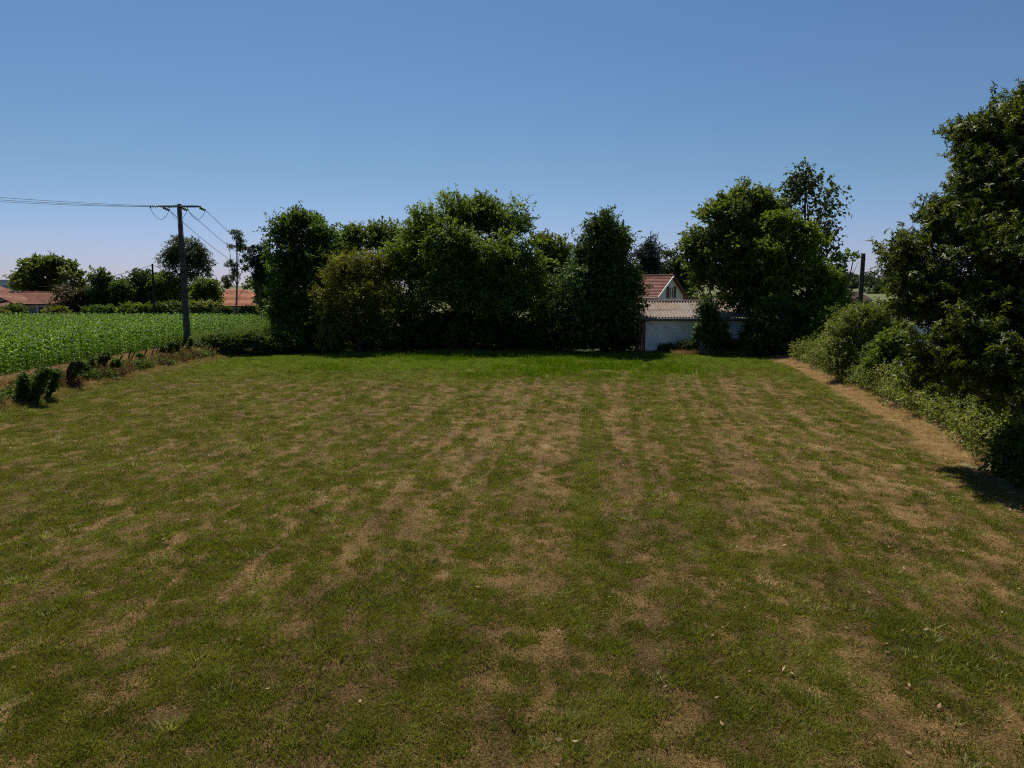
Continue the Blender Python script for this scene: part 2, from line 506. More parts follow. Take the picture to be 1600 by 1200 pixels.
# knee-high-to-a-mouse clumps that the mower left fuller
x, y = scatter(3, 54, lambda q: 75 * np.minimum(1, (9 / q))**1.4)
cl = fbm(x / .8, y / .9, 3, 83)
keep = (cl - .25 * (dryness(x, y) - .5) + nr.normal(0, .05, len(x))) > .56
x, y = x[keep], y[keep]
s = nr.uniform(.6, 1.5, len(x)) * (1 + y / 70)
instancer("grass_clumps", np.stack([x, y, zfield(x, y)], 1), nr.uniform(0, 6.28, len(x)), np.stack([s, s, s * nr.uniform(.7, 1.2, len(x))], 1),
          nr.randint(0, 5, len(x)), np.clip(nr.normal(.42, .26, len(x)), 0, 1), clump_c, "fuller dark green grass clumps in the mown field")

# longer bluish tufts, singly and in drifts
x, y = scatter(3, 52, lambda q: 22 * np.minimum(1, (10 / q))**1.1)
cl = fbm(x / 1.6, y / 1.6, 3, 81)
keep = (cl + nr.normal(0, .04, len(x))) > .625
x, y = x[keep], y[keep]
s = nr.uniform(.6, 1.5, len(x)) * (1 + y / 60)
instancer("long_grass_tufts", np.stack([x, y, zfield(x, y)], 1), nr.uniform(0, 6.28, len(x)), np.stack([s, s, s], 1),
          nr.randint(0, 5, len(x)), np.clip(nr.normal(.5, .25, len(x)), 0, 1), long_c, "longer pale green tufts scattered over the mown field")

# lush fresh grass along the far end
x, y = scatter(43, 54.1, lambda q: 150 + 0 * q)
k = nr.rand(len(x)) < sstep(41, 51, y + 2.0 * (fbm(x / 5, y / 3, 2, 35) - .5)) * (.35 + .65 * sstep(14, 4, np.abs(x + 2)))
x, y = x[k], y[k]
s = nr.uniform(1.2, 2.4, len(x))
instancer("lush_grass", np.stack([x, y, zfield(x, y)], 1), nr.uniform(0, 6.28, len(x)), np.stack([s, s, s * .8], 1),
          nr.randint(0, 6, len(x)), np.clip(nr.normal(.45, .2, len(x)), 0, 1), lush_c, "bright fresh green grass along the far end of the field")

# unmown band near the far trees
x, y = scatter(37, 53.5, lambda q: 26 + 0 * q)
k = nr.rand(len(x)) < longgrass(x, y)
x, y = x[k], y[k]
s = nr.uniform(.6, 1.5, len(x))
instancer("unmown_grass", np.stack([x, y, zfield(x, y)], 1), nr.uniform(0, 6.28, len(x)), np.stack([s, s, s * nr.uniform(.5, 1.5, len(x))], 1),
          nr.randint(0, 5, len(x)), np.clip(nr.normal(.12, .2, len(x)), 0, 1), band_c, "taller dark green unmown grass at the far end of the field")

# verge grasses: left bank, foot of the far hedge, right path edge
def verge(name, coll, n, fn, label, smin, smax, tmu, tsd, kz=1):
    pts = [fn() for _ in range(n)]
    pts = np.array([q for q in pts if q is not None])
    z = zground(pts[:, 0], pts[:, 1])
    if name == 'path_straw':
        pu_ = np.clip((pts[:, 0] - right_edge(pts[:, 1]) + .25) / 1.4, 0, 1); z = np.maximum(z, -.02 + .22 * pu_ * pu_)
    s = nr.uniform(smin, smax, len(pts))
    instancer(name, np.stack([pts[:, 0], pts[:, 1], z], 1), nr.uniform(0, 6.28, len(pts)), np.stack([s, s, s*kz], 1),
              nr.randint(0, 6, len(pts)), np.clip(nr.normal(tmu, tsd, len(pts)), 0, 1), coll, label)
def f_bank():
    y_ = rng.uniform(22, 56); x_ = rng.triangular(-25.2, -21.6, -23.8)
    if float(fbm(x_ / 1.2, y_ / 1.6, 3, 91)) < .22: return None
    return (x_, y_)
verge("dry_bank_grass", straw_c, 10000, f_bank, "tall straw coloured grass on the bank beside the maize", .45, 1.0, .62, .28, .8)
def f_face():
    y_ = rng.uniform(22, 54); return (rng.triangular(-22.6, -20.2, -21.2), y_)
verge("bank_face_straw", straw_c, 5200, f_face, "short trampled straw on the field side of the bank", .25, .65, .68, .25, .5)
def f_weed():
    y_ = rng.uniform(22, 54); x_ = rng.uniform(-24.4, -20.6)
    return (x_, y_) if float(fbm(x_ / 1.0, y_ / 1.5, 3, 97)) > .52 else None
verge("bank_weeds", rank_c, 1700, f_weed, "green weeds mixed into the straw of the bank", .4, 1.1, .35, .25, .9)
def f_rim():
    y_ = rng.uniform(22, 55); return (rng.triangular(-21.3, -19.8, -20.3), y_)
verge("bank_green_grass", rank_c, 2600, f_rim, "bright green rank grass along the foot of the left bank", .35, .75, .6, .2, .8)
def f_far():
    x_ = rng.uniform(-23, 22); return (x_, 54.2 + abs(rng.gauss(0, 1.3)) - .4 + .5 * math.sin(x_ * .7))
verge("hedge_foot_grass", rank_c, 9000, f_far, "rank green grass along the foot of the trees", .5, 1.25, .5, .25, .9)
def f_path():
    y_ = rng.uniform(18.5, 53); w_ = rng.triangular(-.35, 1.8, .6)
    if float(fbm(y_ / 1.5, w_ / 1.0, 3, 95)) < .25: return None
    return (float(right_edge(y_)) + w_ - .15, y_)
verge("path_straw", straw_c, 13000, f_path, "pale dry grass lying along the right edge of the field", .2, .5, .85, .2, .4)
def f_farstraw():
    return (rng.uniform(12.5, 19.5), rng.uniform(53.6, 55.4))
verge("corner_straw", straw_c, 700, f_farstraw, "clumps of pale straw before the corner of the shed", .6, 1.2, .75, .2, 1)

# dry fallen leaves lying on the field
n = 420
x, y = scatter(5, 40, lambda q: 3.0 * np.minimum(1, (9 / q)))
k = nr.rand(len(x)) < (.25 + .75 * sstep(-3, 8, x)); x, y = x[k][:n], y[k][:n]
n = len(x)
ax = nr.normal(0, 1, (n, 3)); ax[:, 2] *= .3; ax /= np.linalg.norm(ax, axis=1)[:, None]
sd = np.cross(ax, np.array([0, 0, 1.0]) + nr.normal(0, .3, (n, 3))); sd /= np.linalg.norm(sd, axis=1)[:, None]
ll = nr.uniform(.05, .11, n)[:, None]
b = np.stack([x, y, zfield(x, y) + .045], 1)
V = np.stack([b, b + ax*ll*.5 + sd*ll*.22, b + ax*ll + np.array([0, 0, .012]), b + ax*ll*.5 - sd*ll*.22], 1)
FALL = leafmat("fallen leaves", (.14, .085, .045), (.34, .22, .13), (.5, .38, .26), .1, (1, 1, 1), .8, .2)
o = link("fallen_leaves", mesh_np("fallen_leaves", V, np.arange(4*n).reshape(-1, 4), np.repeat(nr.rand(n), 4)), FALL)
tag(o, "curled brown leaves scattered on the mown grass", None, None, "stuff")

# ------------------------------------------------------------------ foliage generator
def unit(v): return v / (np.linalg.norm(v, axis=-1, keepdims=True) + 1e-9)

def foliage(seed, lobes, nclump, twigs, leaves, tl, ll, lw, shell=(.62, 1.02), up=.25, droop=.3, inner=.22, lump=.24, clump_r=.42, aspect=1.0, flat=.7):
    """lobes: (centre, radii). Twigs radiate from clumps spread through the lobes; leaves sit along the twigs."""
    r_ = np.random.RandomState(seed)
    C = np.array([l[0] for l in lobes], float); R = np.array([l[1] for l in lobes], float)
    w = (R[:, 0]*R[:, 1] + R[:, 0]*R[:, 2] + R[:, 1]*R[:, 2]); w /= w.sum()
    li = r_.choice(len(lobes), nclump, p=w)
    dv = unit(r_.normal(0, 1, (nclump, 3)))
    # lumpy outline: direction-dependent radius
    ph = r_.uniform(0, 6.28, (len(lobes), 6))
    lumpf = 1 + lump * (np.sin(dv[:, 0]*4.3 + ph[li, 0]) * np.sin(dv[:, 1]*4.1 + ph[li, 1]) + .6*np.sin(dv[:, 2]*7 + ph[li, 2] + 3*dv[:, 0]) * np.sin(dv[:, 1]*8 + ph[li, 3]))
    rad = np.where(r_.rand(nclump) < inner, r_.uniform(.25, .7, nclump), r_.uniform(shell[0], shell[1], nclump)) * lumpf
    cc = C[li] + dv * R[li] * rad[:, None]
    outd = unit(dv / R[li])
    ctint = r_.normal(0, .17, nclump) + .10 * outd[:, 2] * 0
    # twigs
    n2 = nclump * twigs
    ci = np.repeat(np.arange(nclump), twigs)
    td = unit((outd[ci] * .75 + r_.normal(0, .62, (n2, 3))) * np.array([1, 1, flat]) + np.array([0, 0, up]))
    tb = cc[ci] + r_.normal(0, clump_r, (n2, 3)) * tl * np.array([1, 1, flat])
    tlen = tl * r_.uniform(.5, 1.25, n2)
    # leaves
    n3 = n2 * leaves
    ti = np.repeat(np.arange(n2), leaves)
    k = np.tile(np.arange(leaves), n2)
    tt = (k + r_.uniform(.1, .9, n3)) / leaves
    base = tb[ti] + td[ti] * (tt * tlen[ti])[:, None]
    base[:, 2] -= droop * tlen[ti] * tt * tt * .5
    a = unit(td[ti] * .55 + r_.normal(0, .6, (n3, 3)) - np.array([0, 0, droop * .5]))
    nrm = unit(np.array([0, 0, 1.0]) * .6 + r_.normal(0, .75, (n3, 3)) + outd[ci][ti] * .45)
    s = unit(np.cross(a, nrm))
    nn = np.cross(s, a)
    l = (ll * r_.uniform(.65, 1.25, n3))[:, None]; wd = l / ll * lw
    V = np.stack([base, base + a*l*.45 + s*wd*.5 + nn*l*.05, base + a*l - nn*l*.12*aspect, base + a*l*.45 - s*wd*.5 + nn*l*.05], 1)
    t_ = np.clip(.42 + ctint[ci][ti] + r_.normal(0, .17, n3), 0, 1)
    return V, t_, cc

def foliage_mesh(name, V, t_, origin=None):
    V = V if origin is None else V - np.asarray(origin)
    n = len(V)
    return mesh_np(name, V, np.arange(4*n).reshape(-1, 4), np.repeat(t_, 4))

def billow(seed, lobes, k=9, core=.80, rad=.44, off=.64):
    """break each big lobe into a core and a ring of smaller boughs"""
    r_ = np.random.RandomState(seed + 777); out_ = []
    for c, r in lobes:
        c = np.array(c); r = np.array(r); out_.append((c, r * core))
        d = unit(r_.normal(0, 1, (k, 3))); d[:, 2] = np.where(d[:, 2] < -.5, -d[:, 2], d[:, 2])
        for q in d: out_.append((c + q * r * off, r * rad * r_.uniform(.75, 1.2) * np.array([1.05, 1.05, .85])))
    return out_
TRI = [0]
def lobes_px(D, ls, depth=None):
    out_ = []
    for q in ls:
        cx, cy, rx, ry = q[:4]; dd = q[4] if len(q) > 4 else 0
        Y = D + dd
        c = P(cx, cy, Y); m_ = M2(Y)
        rd = depth if depth else min((rx + ry) * .5, 60) * m_
        out_.append((c, (rx*m_, rd, ry*m_)))
    return out_

def tree(name, label, cat, D, bpx, ls, mat, bark=None, seed=1, n=300, twigs=6, leaves=8, tl=.7, ll=.30, lw=.13, r0=.22, base_z=0.0,
         limbs=True, group=None, twigs_wood=0, lean=0, depth=None, stems=1, regroup=2.3, boughs=False, **kw):
    n = max(int(n * .92 / regroup), 8); twigs = max(int(round(twigs * regroup)), 2)
    lw3 = lobes_px(D, ls, depth)
    # keep the crown's sprigs inside the drawn outline
    base = P(bpx, 560, D); base[2] = base_z
    root = empty(name, tuple(base), label, cat, group)
    lf_ = [(c, np.maximum(np.array(r) - tl*(.5 if boughs else .65), .3*np.array(r))) for c, r in lw3]
    if boughs: lf_ = billow(seed, lf_)
    V, t_, cc = foliage(seed, lf_, n, twigs, leaves, tl, ll, lw, **kw)
    V[..., 2] = np.maximum(V[..., 2], base_z + .02)
    TRI[0] += 2*len(V)
    o = link("crown", foliage_mesh("crown", V, t_, base), mat, root)
    tag(o, kind="stuff")
    r_ = np.random.RandomState(seed + 99)
    top = max(lw3, key=lambda q: q[0][2] + .5*q[1][2])[0]
    mb = MB(); B = np.zeros(3)
    for s_ in range(stems):
        off = np.array([r_.uniform(-.3, .3), r_.uniform(-.3, .3), 0]) * (s_ > 0)
        tp = (top if s_ == 0 else lw3[s_ % len(lw3)][0]) - base
        pts = [B + off]
        for k in range(1, 5):
            q = off*(1-k/4) + tp * (k / 4.0); q[:2] += r_.normal(0, .12, 2) * (k < 4); pts.append(q)
        pts[0] = pts[0] - np.array([0, 0, .15])
        mb.tube(pts, [r0*1.25, r0, r0*.8, r0*.55, r0*.25], 8)
        def on(tq):
            k = min(3, int(tq*4)); fr = tq*4 - k; return pts[k]*(1-fr) + pts[k+1]*fr
        if limbs and s_ == 0:
            for c, r in lw3:
                c_ = c - base
                h = np.clip(c_[2] / max(tp[2], .1) * .62, .15, .9)
                a_ = on(h); mid = (a_ + c_) / 2 + np.array([0, 0, -.1]) + r_.normal(0, .15, 3)
                mb.tube([a_, mid, c_], [r0*.42, r0*.28, r0*.12], 6)
    if twigs_wood:
        cen = np.array([c for c, r in lw3])
        for i in r_.choice(len(cc), min(twigs_wood, len(cc)), replace=False):
            p1 = cc[i]; c0 = cen[np.argmin(np.linalg.norm(cen - p1, axis=1))]
            mb.tube([c0 - base + r_.normal(0, .1, 3), (c0 + p1)/2 - base + r_.normal(0, .12, 3), p1 - base], [r0*.14, r0*.10, .012], 4, False)
    mb.build("trunk", bark or BARK, root, smooth=True)
    return root

LM = dict(
    robinia=leafmat("robinia leaves", (0.047, 0.081, 0.013), (0.163, 0.215, 0.031), (0.286, 0.325, 0.058), .50),
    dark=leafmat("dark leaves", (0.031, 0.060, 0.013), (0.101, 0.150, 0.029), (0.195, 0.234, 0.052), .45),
    yellow=leafmat("yellow green leaves", (0.065, 0.074, 0.011), (0.190, 0.190, 0.028), (0.257, 0.247, 0.048), .40),
    ash=leafmat("ash leaves", (0.029, 0.055, 0.017), (0.094, 0.140, 0.034), (0.208, 0.247, 0.091), .34),
    olive=leafmat("olive leaves", (0.047, 0.073, 0.016), (0.150, 0.182, 0.036), (0.260, 0.247, 0.065), .50),
    poplar=leafmat("poplar leaves", (0.031, 0.052, 0.018), (0.098, 0.127, 0.039), (0.182, 0.195, 0.078), .28),
    euc=leafmat("eucalyptus leaves", (0.039, 0.053, 0.025), (0.112, 0.129, 0.062), (0.168, 0.168, 0.098), .28),
    red=leafmat("reddish dark leaves", (0.045, 0.036, 0.021), (0.101, 0.081, 0.042), (0.140, 0.098, 0.056), .28),
    farwood=leafmat("far woodland leaves", (.035, .052, .028), (.085, .105, .055), (.12, .13, .07), .2, spec=.05, rough=.8),
    withered=leafmat("withered bramble", (.075, .050, .020), (.21, .135, .055), (.32, .24, .11), .25, (1.1, 1, .8), rough=.85, spec=.05),
    conifer=leafmat("conifer needles", (0.014, 0.025, 0.020), (0.036, 0.056, 0.039), (0.063, 0.084, 0.053), .08),
    chestnut=leafmat("chestnut leaves", (0.031, 0.049, 0.006), (0.115, 0.140, 0.015), (0.230, 0.238, 0.060), .38, rough=.5, spec=.22),
    bramble=leafmat("bramble leaves", (0.078, 0.104, 0.023), (0.240, 0.260, 0.065), (0.416, 0.390, 0.169), .36),
    grey=leafmat("grey green leaves", (0.030, 0.050, 0.016), (0.100, 0.130, 0.042), (0.190, 0.210, 0.100), .35, spec=.05, rough=.8),
    fern=leafmat("bracken fronds", (0.045, 0.070, 0.012), (0.135, 0.170, 0.034), (0.250, 0.270, 0.090), .40, spec=.04, rough=.85),
    bright=leafmat("bright green leaves", (0.060, 0.095, 0.013), (0.170, 0.220, 0.032), (0.280, 0.310, 0.060), .42),
    rust=leafmat("rusty fronds", (.10, .05, .02), (.22, .11, .045), (.32, .19, .09), .2, (1.1, 1, .8)),
    maize=leafmat("maize leaves", (.060, .125, .004), (.145, .24, .010), (.40, .48, .18), .40, rough=.5, spec=.12, instancer=True),
)

# ---- the row of trees behind the field
tree("maple_tree", "dark dense maple at the left end of the tree row beyond the field", "tree", 60, 478,
     [(475,430,50,44,3),(472,362,52,36,1),(440,372,26,36),(507,385,34,42,1),(450,425,38,50),(500,430,34,50,-.5),(455,485,40,45),(505,480,34,50,-1),(432,480,18,40,-1)],
     LM["dark"], seed=3, regroup=2.6, boughs=True, n=900, twigs=7, leaves=7, tl=.75, ll=.30, lw=.13, r0=.28)
tree("willow_tree", "rounded yellow green willow leaning out before the darker trees", "tree", 56, 560,
     [(556,455,50,50,3),(552,424,46,34),(585,430,36,36,1),(518,455,26,32,-.5),(550,470,40,40,-1),(598,478,32,42),(512,498,20,34,-1),(560,512,44,34)],
     LM["yellow"], seed=4, boughs=True, n=700, twigs=7, leaves=8, tl=.7, ll=.28, lw=.07, r0=.2, stems=3, up=.45)
tree("alder_tree", "mid green alder filling the dip between the maple and the biggest crown", "tree", 66, 585,
     [(560,382,36,32),(600,378,32,34,1),(632,392,30,38),(580,440,60,40),(540,390,22,30)],
     LM["olive"], seed=5, boughs=True, n=500, twigs=6, leaves=7, tl=.8, ll=.32, lw=.16, r0=.24)
tree("robinia_tree", "largest robinia with a broad spreading crown in the middle of the row", "tree", 60, 735,
     [(680,430,62,44,3),(765,440,66,44,3),(700,335,58,32,1),(752,340,50,34,2),(660,362,42,40),(795,352,40,30,1),(812,328,20,14,0),(700,392,68,52,-1),(775,405,68,58,-1),(640,415,42,48,-1),
      (690,460,62,48,-2),(775,470,70,54,-2),(828,440,26,52),(640,485,40,42,-1),(725,515,95,30,0)],
     LM["robinia"], seed=6, regroup=2.6, boughs=True, n=2500, twigs=7, leaves=8, tl=.85, ll=.27, lw=.12, r0=.42, up=.15, twigs_wood=60, clump_r=.45)
tree("hornbeam_tree", "narrow hornbeam with upright shoots right of the biggest crown", "tree", 65, 862,
     [(868,430,38,50,2),(850,392,24,32),(878,400,20,34,1),(862,440,36,44),(885,480,26,50,-1),(850,500,34,44,-1)],
     LM["olive"], seed=7, boughs=True, n=600, twigs=6, leaves=8, tl=.85, ll=.27, lw=.13, up=.8, r0=.2)
tree("ash_tree", "dark ash with feathery pointed sprays overhanging the shed roof", "tree", 56.5, 945,
     [(940,366,26,38),(922,400,36,38,.5),(962,392,28,42,1),(910,448,46,50,-.5),(960,446,42,48),(918,495,56,46,-1),(972,486,32,42,-.5),(888,492,30,48),(950,522,58,28)],
     LM["ash"], seed=8, regroup=2.3, n=1200, twigs=7, leaves=8, tl=.85, ll=.30, lw=.13, r0=.26, up=.55)
tree("cypress_tree", "dark upright cypress showing behind the brown roofed house", "tree", 92, 1015,
     [(1012,392,9,28),(1022,402,9,26),(1002,408,11,28),(1015,425,22,30),(1016,455,24,34)],
     LM["conifer"], seed=9, n=260, twigs=7, leaves=8, tl=.9, ll=.42, lw=.10, r0=.25, up=1.0)
tree("background_oak", "small dull oak peeping out between the cypress and the shed tree", "tree", 98, 1050,
     [(1048,402,15,16),(1060,418,22,20),(1045,430,22,28),(1075,440,30,30)], LM["poplar"], seed=10, n=200, twigs=6, leaves=7, tl=.8, ll=.4, lw=.2, r0=.25)
tree("walnut_tree", "broad olive green walnut whose boughs hang over the right end of the shed", "tree", 58.5, 1185,
     [(1170,322,40,42,1),(1130,345,36,40),(1198,350,38,48,1),(1095,385,32,38),(1150,395,56,52,-1),(1096,432,22,34),(1190,430,52,52,-1),(1135,440,44,32,-1.5),(1165,468,36,22,-2),(1072,392,14,24)],
     LM["olive"], seed=12, regroup=2.6, boughs=True, n=1150, twigs=7, leaves=7, tl=.75, ll=.30, lw=.16, r0=.36, twigs_wood=80)
tree("poplar_tree", "tall thin poplar with sky showing through its sparse upper crown", "tree", 61, 1262,
     [(1258,285,40,32),(1240,310,26,34),(1290,320,30,44),(1275,355,34,34),(1300,375,20,34),(1262,400,40,36)],
     LM["poplar"], seed=13, n=300, twigs=3, leaves=5, tl=.7, ll=.27, lw=.22, r0=.2, regroup=1, flat=1, twigs_wood=230, inner=.4, shell=(.5, 1.05), up=.5, droop=.7)
tree("field_maple", "green bushy maple wrapped in climbers below the sparse poplar", "tree", 55, 1238,
     [(1222,358,34,32),(1255,385,36,42),(1205,400,34,42),(1232,440,48,44),(1285,440,34,42),(1275,490,52,44,-1),(1215,490,46,44,-1),(1310,475,24,38),(1250,525,62,30,-1)],
     LM["robinia"], seed=14, regroup=2.6, boughs=True, n=950, twigs=7, leaves=7, tl=.7, ll=.28, lw=.15, r0=.28)
tree("drooping_acacia", "thin leafy branch of acacia reaching right to the concrete pole", "tree", 60, 1300,
     [(1305,402,16,10),(1322,398,11,8),(1312,425,14,14),(1335,396,6,5),(1342,408,6,8),(1300,450,24,24)],
     LM["robinia"], seed=15, n=90, twigs=4, leaves=6, tl=.5, ll=.26, lw=.2, r0=.1, twigs_wood=50, droop=.8)
tree("elder_bush", "greyish elder bush at the foot of the climber covered maple", "bush", 52.5, 1208,
     [(1205,500,32,32),(1225,528,30,26,-.5),(1182,535,18,20,-.5)], LM["grey"], seed=16, n=300, twigs=6, leaves=7, tl=.55, ll=.22, lw=.12, r0=.1, stems=3)
tree("ivy_tree", "small ivy clad tree standing against the white shed wall", "tree", 54.3, 1108,
     [(1106,482,14,14),(1110,500,18,20),(1098,520,14,16),(1118,530,18,22),(1132,508,10,8)],
     LM["ash"], seed=17, n=260, twigs=6, leaves=7, tl=.42, ll=.22, lw=.14, r0=.12, stems=2)

# understorey along the row
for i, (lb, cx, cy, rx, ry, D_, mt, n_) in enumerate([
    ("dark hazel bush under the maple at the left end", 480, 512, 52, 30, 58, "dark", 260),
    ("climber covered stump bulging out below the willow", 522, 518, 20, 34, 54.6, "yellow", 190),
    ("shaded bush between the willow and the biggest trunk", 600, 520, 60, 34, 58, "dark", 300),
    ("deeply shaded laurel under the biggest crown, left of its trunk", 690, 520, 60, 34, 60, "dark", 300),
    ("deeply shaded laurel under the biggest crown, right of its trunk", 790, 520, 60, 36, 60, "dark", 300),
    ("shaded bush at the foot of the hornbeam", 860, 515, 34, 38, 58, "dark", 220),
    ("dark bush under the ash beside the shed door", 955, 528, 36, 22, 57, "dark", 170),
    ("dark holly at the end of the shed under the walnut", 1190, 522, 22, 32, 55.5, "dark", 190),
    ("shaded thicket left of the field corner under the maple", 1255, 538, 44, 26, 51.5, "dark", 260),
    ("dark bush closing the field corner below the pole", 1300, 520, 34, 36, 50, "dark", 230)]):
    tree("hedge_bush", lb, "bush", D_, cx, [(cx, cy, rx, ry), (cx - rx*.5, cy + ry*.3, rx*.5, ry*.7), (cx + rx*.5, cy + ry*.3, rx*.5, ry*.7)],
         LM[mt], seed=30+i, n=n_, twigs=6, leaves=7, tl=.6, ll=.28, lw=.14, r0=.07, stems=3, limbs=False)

# ---- right hedge
tree("sallow_bush", "big light green sallow bush swelling over the right field edge", "bush", 38, 1345,
     [(1345,498,38,28),(1318,528,32,34),(1372,525,42,36,.5),(1335,558,50,34,-.5),(1395,545,32,40),(1304,562,22,24,-.5)],
     LM["bramble"], seed=50, n=900, twigs=7, leaves=8, tl=.5, ll=.17, lw=.055, r0=.09, stems=4, up=.7)
tree("hazel_bush", "bright green hazel bush before the sallow, left of the chestnut", "bush", 33, 1395,
     [(1395,540,32,24),(1418,560,26,26),(1375,568,24,22)], LM["bright"], seed=51, n=330, twigs=6, leaves=7, tl=.4, ll=.16, lw=.10, r0=.06, stems=3)
bram = [(1284,562,24,14,46,"grey brown bramble patch at the far corner beside the path"),
        (1322,580,32,18,41,"bramble patch sprawling at the foot of the sallow bush"),
        (1378,592,34,22,36.5,"tangled bramble below the bright hazel bush"),
        (1436,612,36,26,32,"dense bramble mound halfway along the path"),
        (1490,628,36,30,28.5,"bramble mound leaning over the path before the chestnut"),
        (1540,655,30,34,25.5,"green bramble mound at the foot of the chestnut")]
for i, (cx, cy, rx, ry, D_, lb) in enumerate(bram):
    tree("bramble_patch", lb, "bramble", D_, cx, [(cx, cy, rx, ry), (cx + rx*.6, cy - ry*.5, rx*.7, ry*.8, 1), (cx - rx*.4, cy + ry*.2, rx*.5, ry*.6, -.5)],
         LM["bramble"], seed=60+i, n=330, twigs=6, leaves=7, tl=.38, ll=.13, lw=.08, r0=.03, stems=3, limbs=False, group="bramble patches along the path", base_z=.2)
r_ = np.random.RandomState(33); la, lb2 = [], []
for y_ in np.arange(19.5, 48.5, .8):
    e_ = float(right_edge(y_)); zg = float(zground(e_ + 2, y_))
    h_ = r_.uniform(.35, .75)
    la.append((np.array([e_ + 1.5 + r_.normal(0, .2), y_, zg + h_*.8]), (r_.uniform(.55, .85), r_.uniform(.6, .9), h_)))
    h_ = r_.uniform(.7, 1.15) * (1 if y_ < 40 else .75)
    lb2.append((np.array([e_ + 3.1 + r_.normal(0, .3), y_ + .4, zg + h_*.95]), (r_.uniform(.9, 1.2), r_.uniform(.7, 1.1), h_)))
for nm_, ll_, mt_, n_, lbl in (("bramble_undergrowth", la, "bramble", 28, "low bramble undergrowth all along the path"), ("hedge_thicket", lb2, "dark", 40, "dark mixed thicket forming the hedge behind the brambles")):
    V, t_, cc = foliage(500 + n_, ll_, n_*len(ll_), 7, 6, .36, .12, .06, up=.5)
    V[..., 2] = np.maximum(V[..., 2], .05)
    o = link(nm_, foliage_mesh(nm_, V, t_), LM[mt_]); tag(o, lbl, None, None, "stuff"); TRI[0] += 2*len(V)
for i, (cx, cy, rx, ry, D_, lb, mt) in enumerate([
    (1510, 625, 50, 34, 25.5, "leafy green dogwood spreading under the chestnut", "bright"),
    (1585, 640, 40, 44, 22.5, "sunlit dogwood at the right edge below the chestnut", "bright"),
    (1606, 715, 34, 50, 17.6, "dark shaded bush at the right edge where the chestnut shadow falls", "dark"),
    (1650, 760, 60, 90, 17, "shaded hedge bush just out past the chestnut shadow", "dark")]):
    tree("dogwood_bush", lb, "bush", D_, cx, [(cx, cy, rx, ry), (cx - rx*.5, cy + ry*.4, rx*.5, ry*.6), (cx + rx*.5, cy + ry*.3, rx*.5, ry*.7)],
         LM[mt], seed=70+i, n=420, twigs=6, leaves=7, tl=.36, ll=.13, lw=.075, r0=.04, stems=4, limbs=False, base_z=.2)

# ---- chestnut
def rosettes(seed, lobes, nclump, twigs, ros, ll, lw, tl):
    """whorls of long drooping leaves at the twig tips"""
    V0, t0, cc = foliage(seed, lobes, nclump, twigs, ros, tl, .1, .05, shell=(.55, 1.03), up=.3, droop=.2, inner=.3, lump=.2)
    r_ = np.random.RandomState(seed + 1)
    b = V0[:, 0]; ax = unit(V0[:, 2] - V0[:, 0]) ; ax = unit(ax*.8 + np.array([0, 0, .5]))
    n = len(b); K = 7
    e1 = unit(np.cross(ax, r_.normal(0, 1, (n, 3)))); e2 = np.cross(ax, e1)
    bi = np.repeat(np.arange(n), K); k = np.tile(np.arange(K), n)
    an = k * 2.4 + r_.uniform(0, .6, n*K)
    rd = e1[bi]*np.cos(an)[:, None] + e2[bi]*np.sin(an)[:, None]
    a = unit(rd + ax[bi]*r_.uniform(-.1, .9, n*K)[:, None] - np.array([0, 0, .25]))
    nn = unit(ax[bi] + r_.normal(0, .25, (n*K, 3)))
    s = unit(np.cross(a, nn)); nn = np.cross(s, a)
    l = (ll*r_.uniform(.7, 1.2, n*K))[:, None]
    bb = b[bi]
    V = np.stack([bb, bb + a*l*.45 + s*l*lw/ll*.5 + nn*l*.06, bb + a*l - nn*l*.18, bb + a*l*.45 - s*l*lw/ll*.5 + nn*l*.06], 1)
    t_ = np.clip(t0[bi] + r_.normal(0, .16, n*K), 0, 1)
    return V, t_, cc
ch = lobes_px(20.6, [(1618,190,60,64,1),(1612,235,66,76,1),(1555,225,52,52,1),(1525,295,48,52,.5),(1590,320,90,80),(1475,350,46,46,0),(1545,400,80,70,-1),(1432,405,44,50,0),
                   (1440,470,44,50,-.5),(1500,480,76,76,-1),(1600,470,110,110,-2),(1560,560,86,64,-1),(1460,560,46,36,-.8),(1500,530,56,50,-2.4),(1560,570,56,46,-3),(1620,590,80,70,-3.6),(1440,590,30,22,0),(1700,330,110,150,0),(1690,530,110,100,0)])
base = np.array([15.6, 21.0, .3])
root = empty("chestnut_tree", tuple(base), "huge sweet chestnut with long glossy leaves at the right edge", "tree")
V, t_, cc = rosettes(201, billow(201, [(c, np.maximum(np.array(r) - .2, .3)) for c, r in ch], 7), 700, 12, 5, .15, .043, .58)
V[..., 2] = np.maximum(V[..., 2], .3)
o = link("crown", foliage_mesh("crown", V, t_, base), LM["chestnut"], root); tag(o, kind="stuff")
TRI[0] += 2*len(V)
mb = MB(); top = np.array([15.2, 21.0, 8.6]) - base
tp = [np.array([0, 0, -.2]), np.array([0, .05, 1.5]), np.array([-.1, 0, 3.2]), np.array([-.1, .1, 5.2]), top]
mb.tube(tp, [.48, .38, .30, .2, .06], 10)
r_ = np.random.RandomState(4)
for c, r in ch:
    c_ = c - base; h = np.clip(c_[2]/9*.7, .15, .85); k = int(h*4); a_ = tp[k]*(1-(h*4-k)) + tp[k+1]*(h*4-k)
    mb.tube([a_, (a_+c_)/2 + r_.normal(0, .2, 3), c_], [.17, .11, .04], 6)
cen = np.array([c for c, r in ch])
for i in r_.choice(len(cc), 260, replace=False):
    p1 = cc[i]; c0 = cen[np.argmin(np.linalg.norm(cen - p1, axis=1))]
    mb.tube([c0 - base, (c0+p1)/2 - base + r_.normal(0, .1, 3), p1 - base], [.035, .022, .008], 4, False)
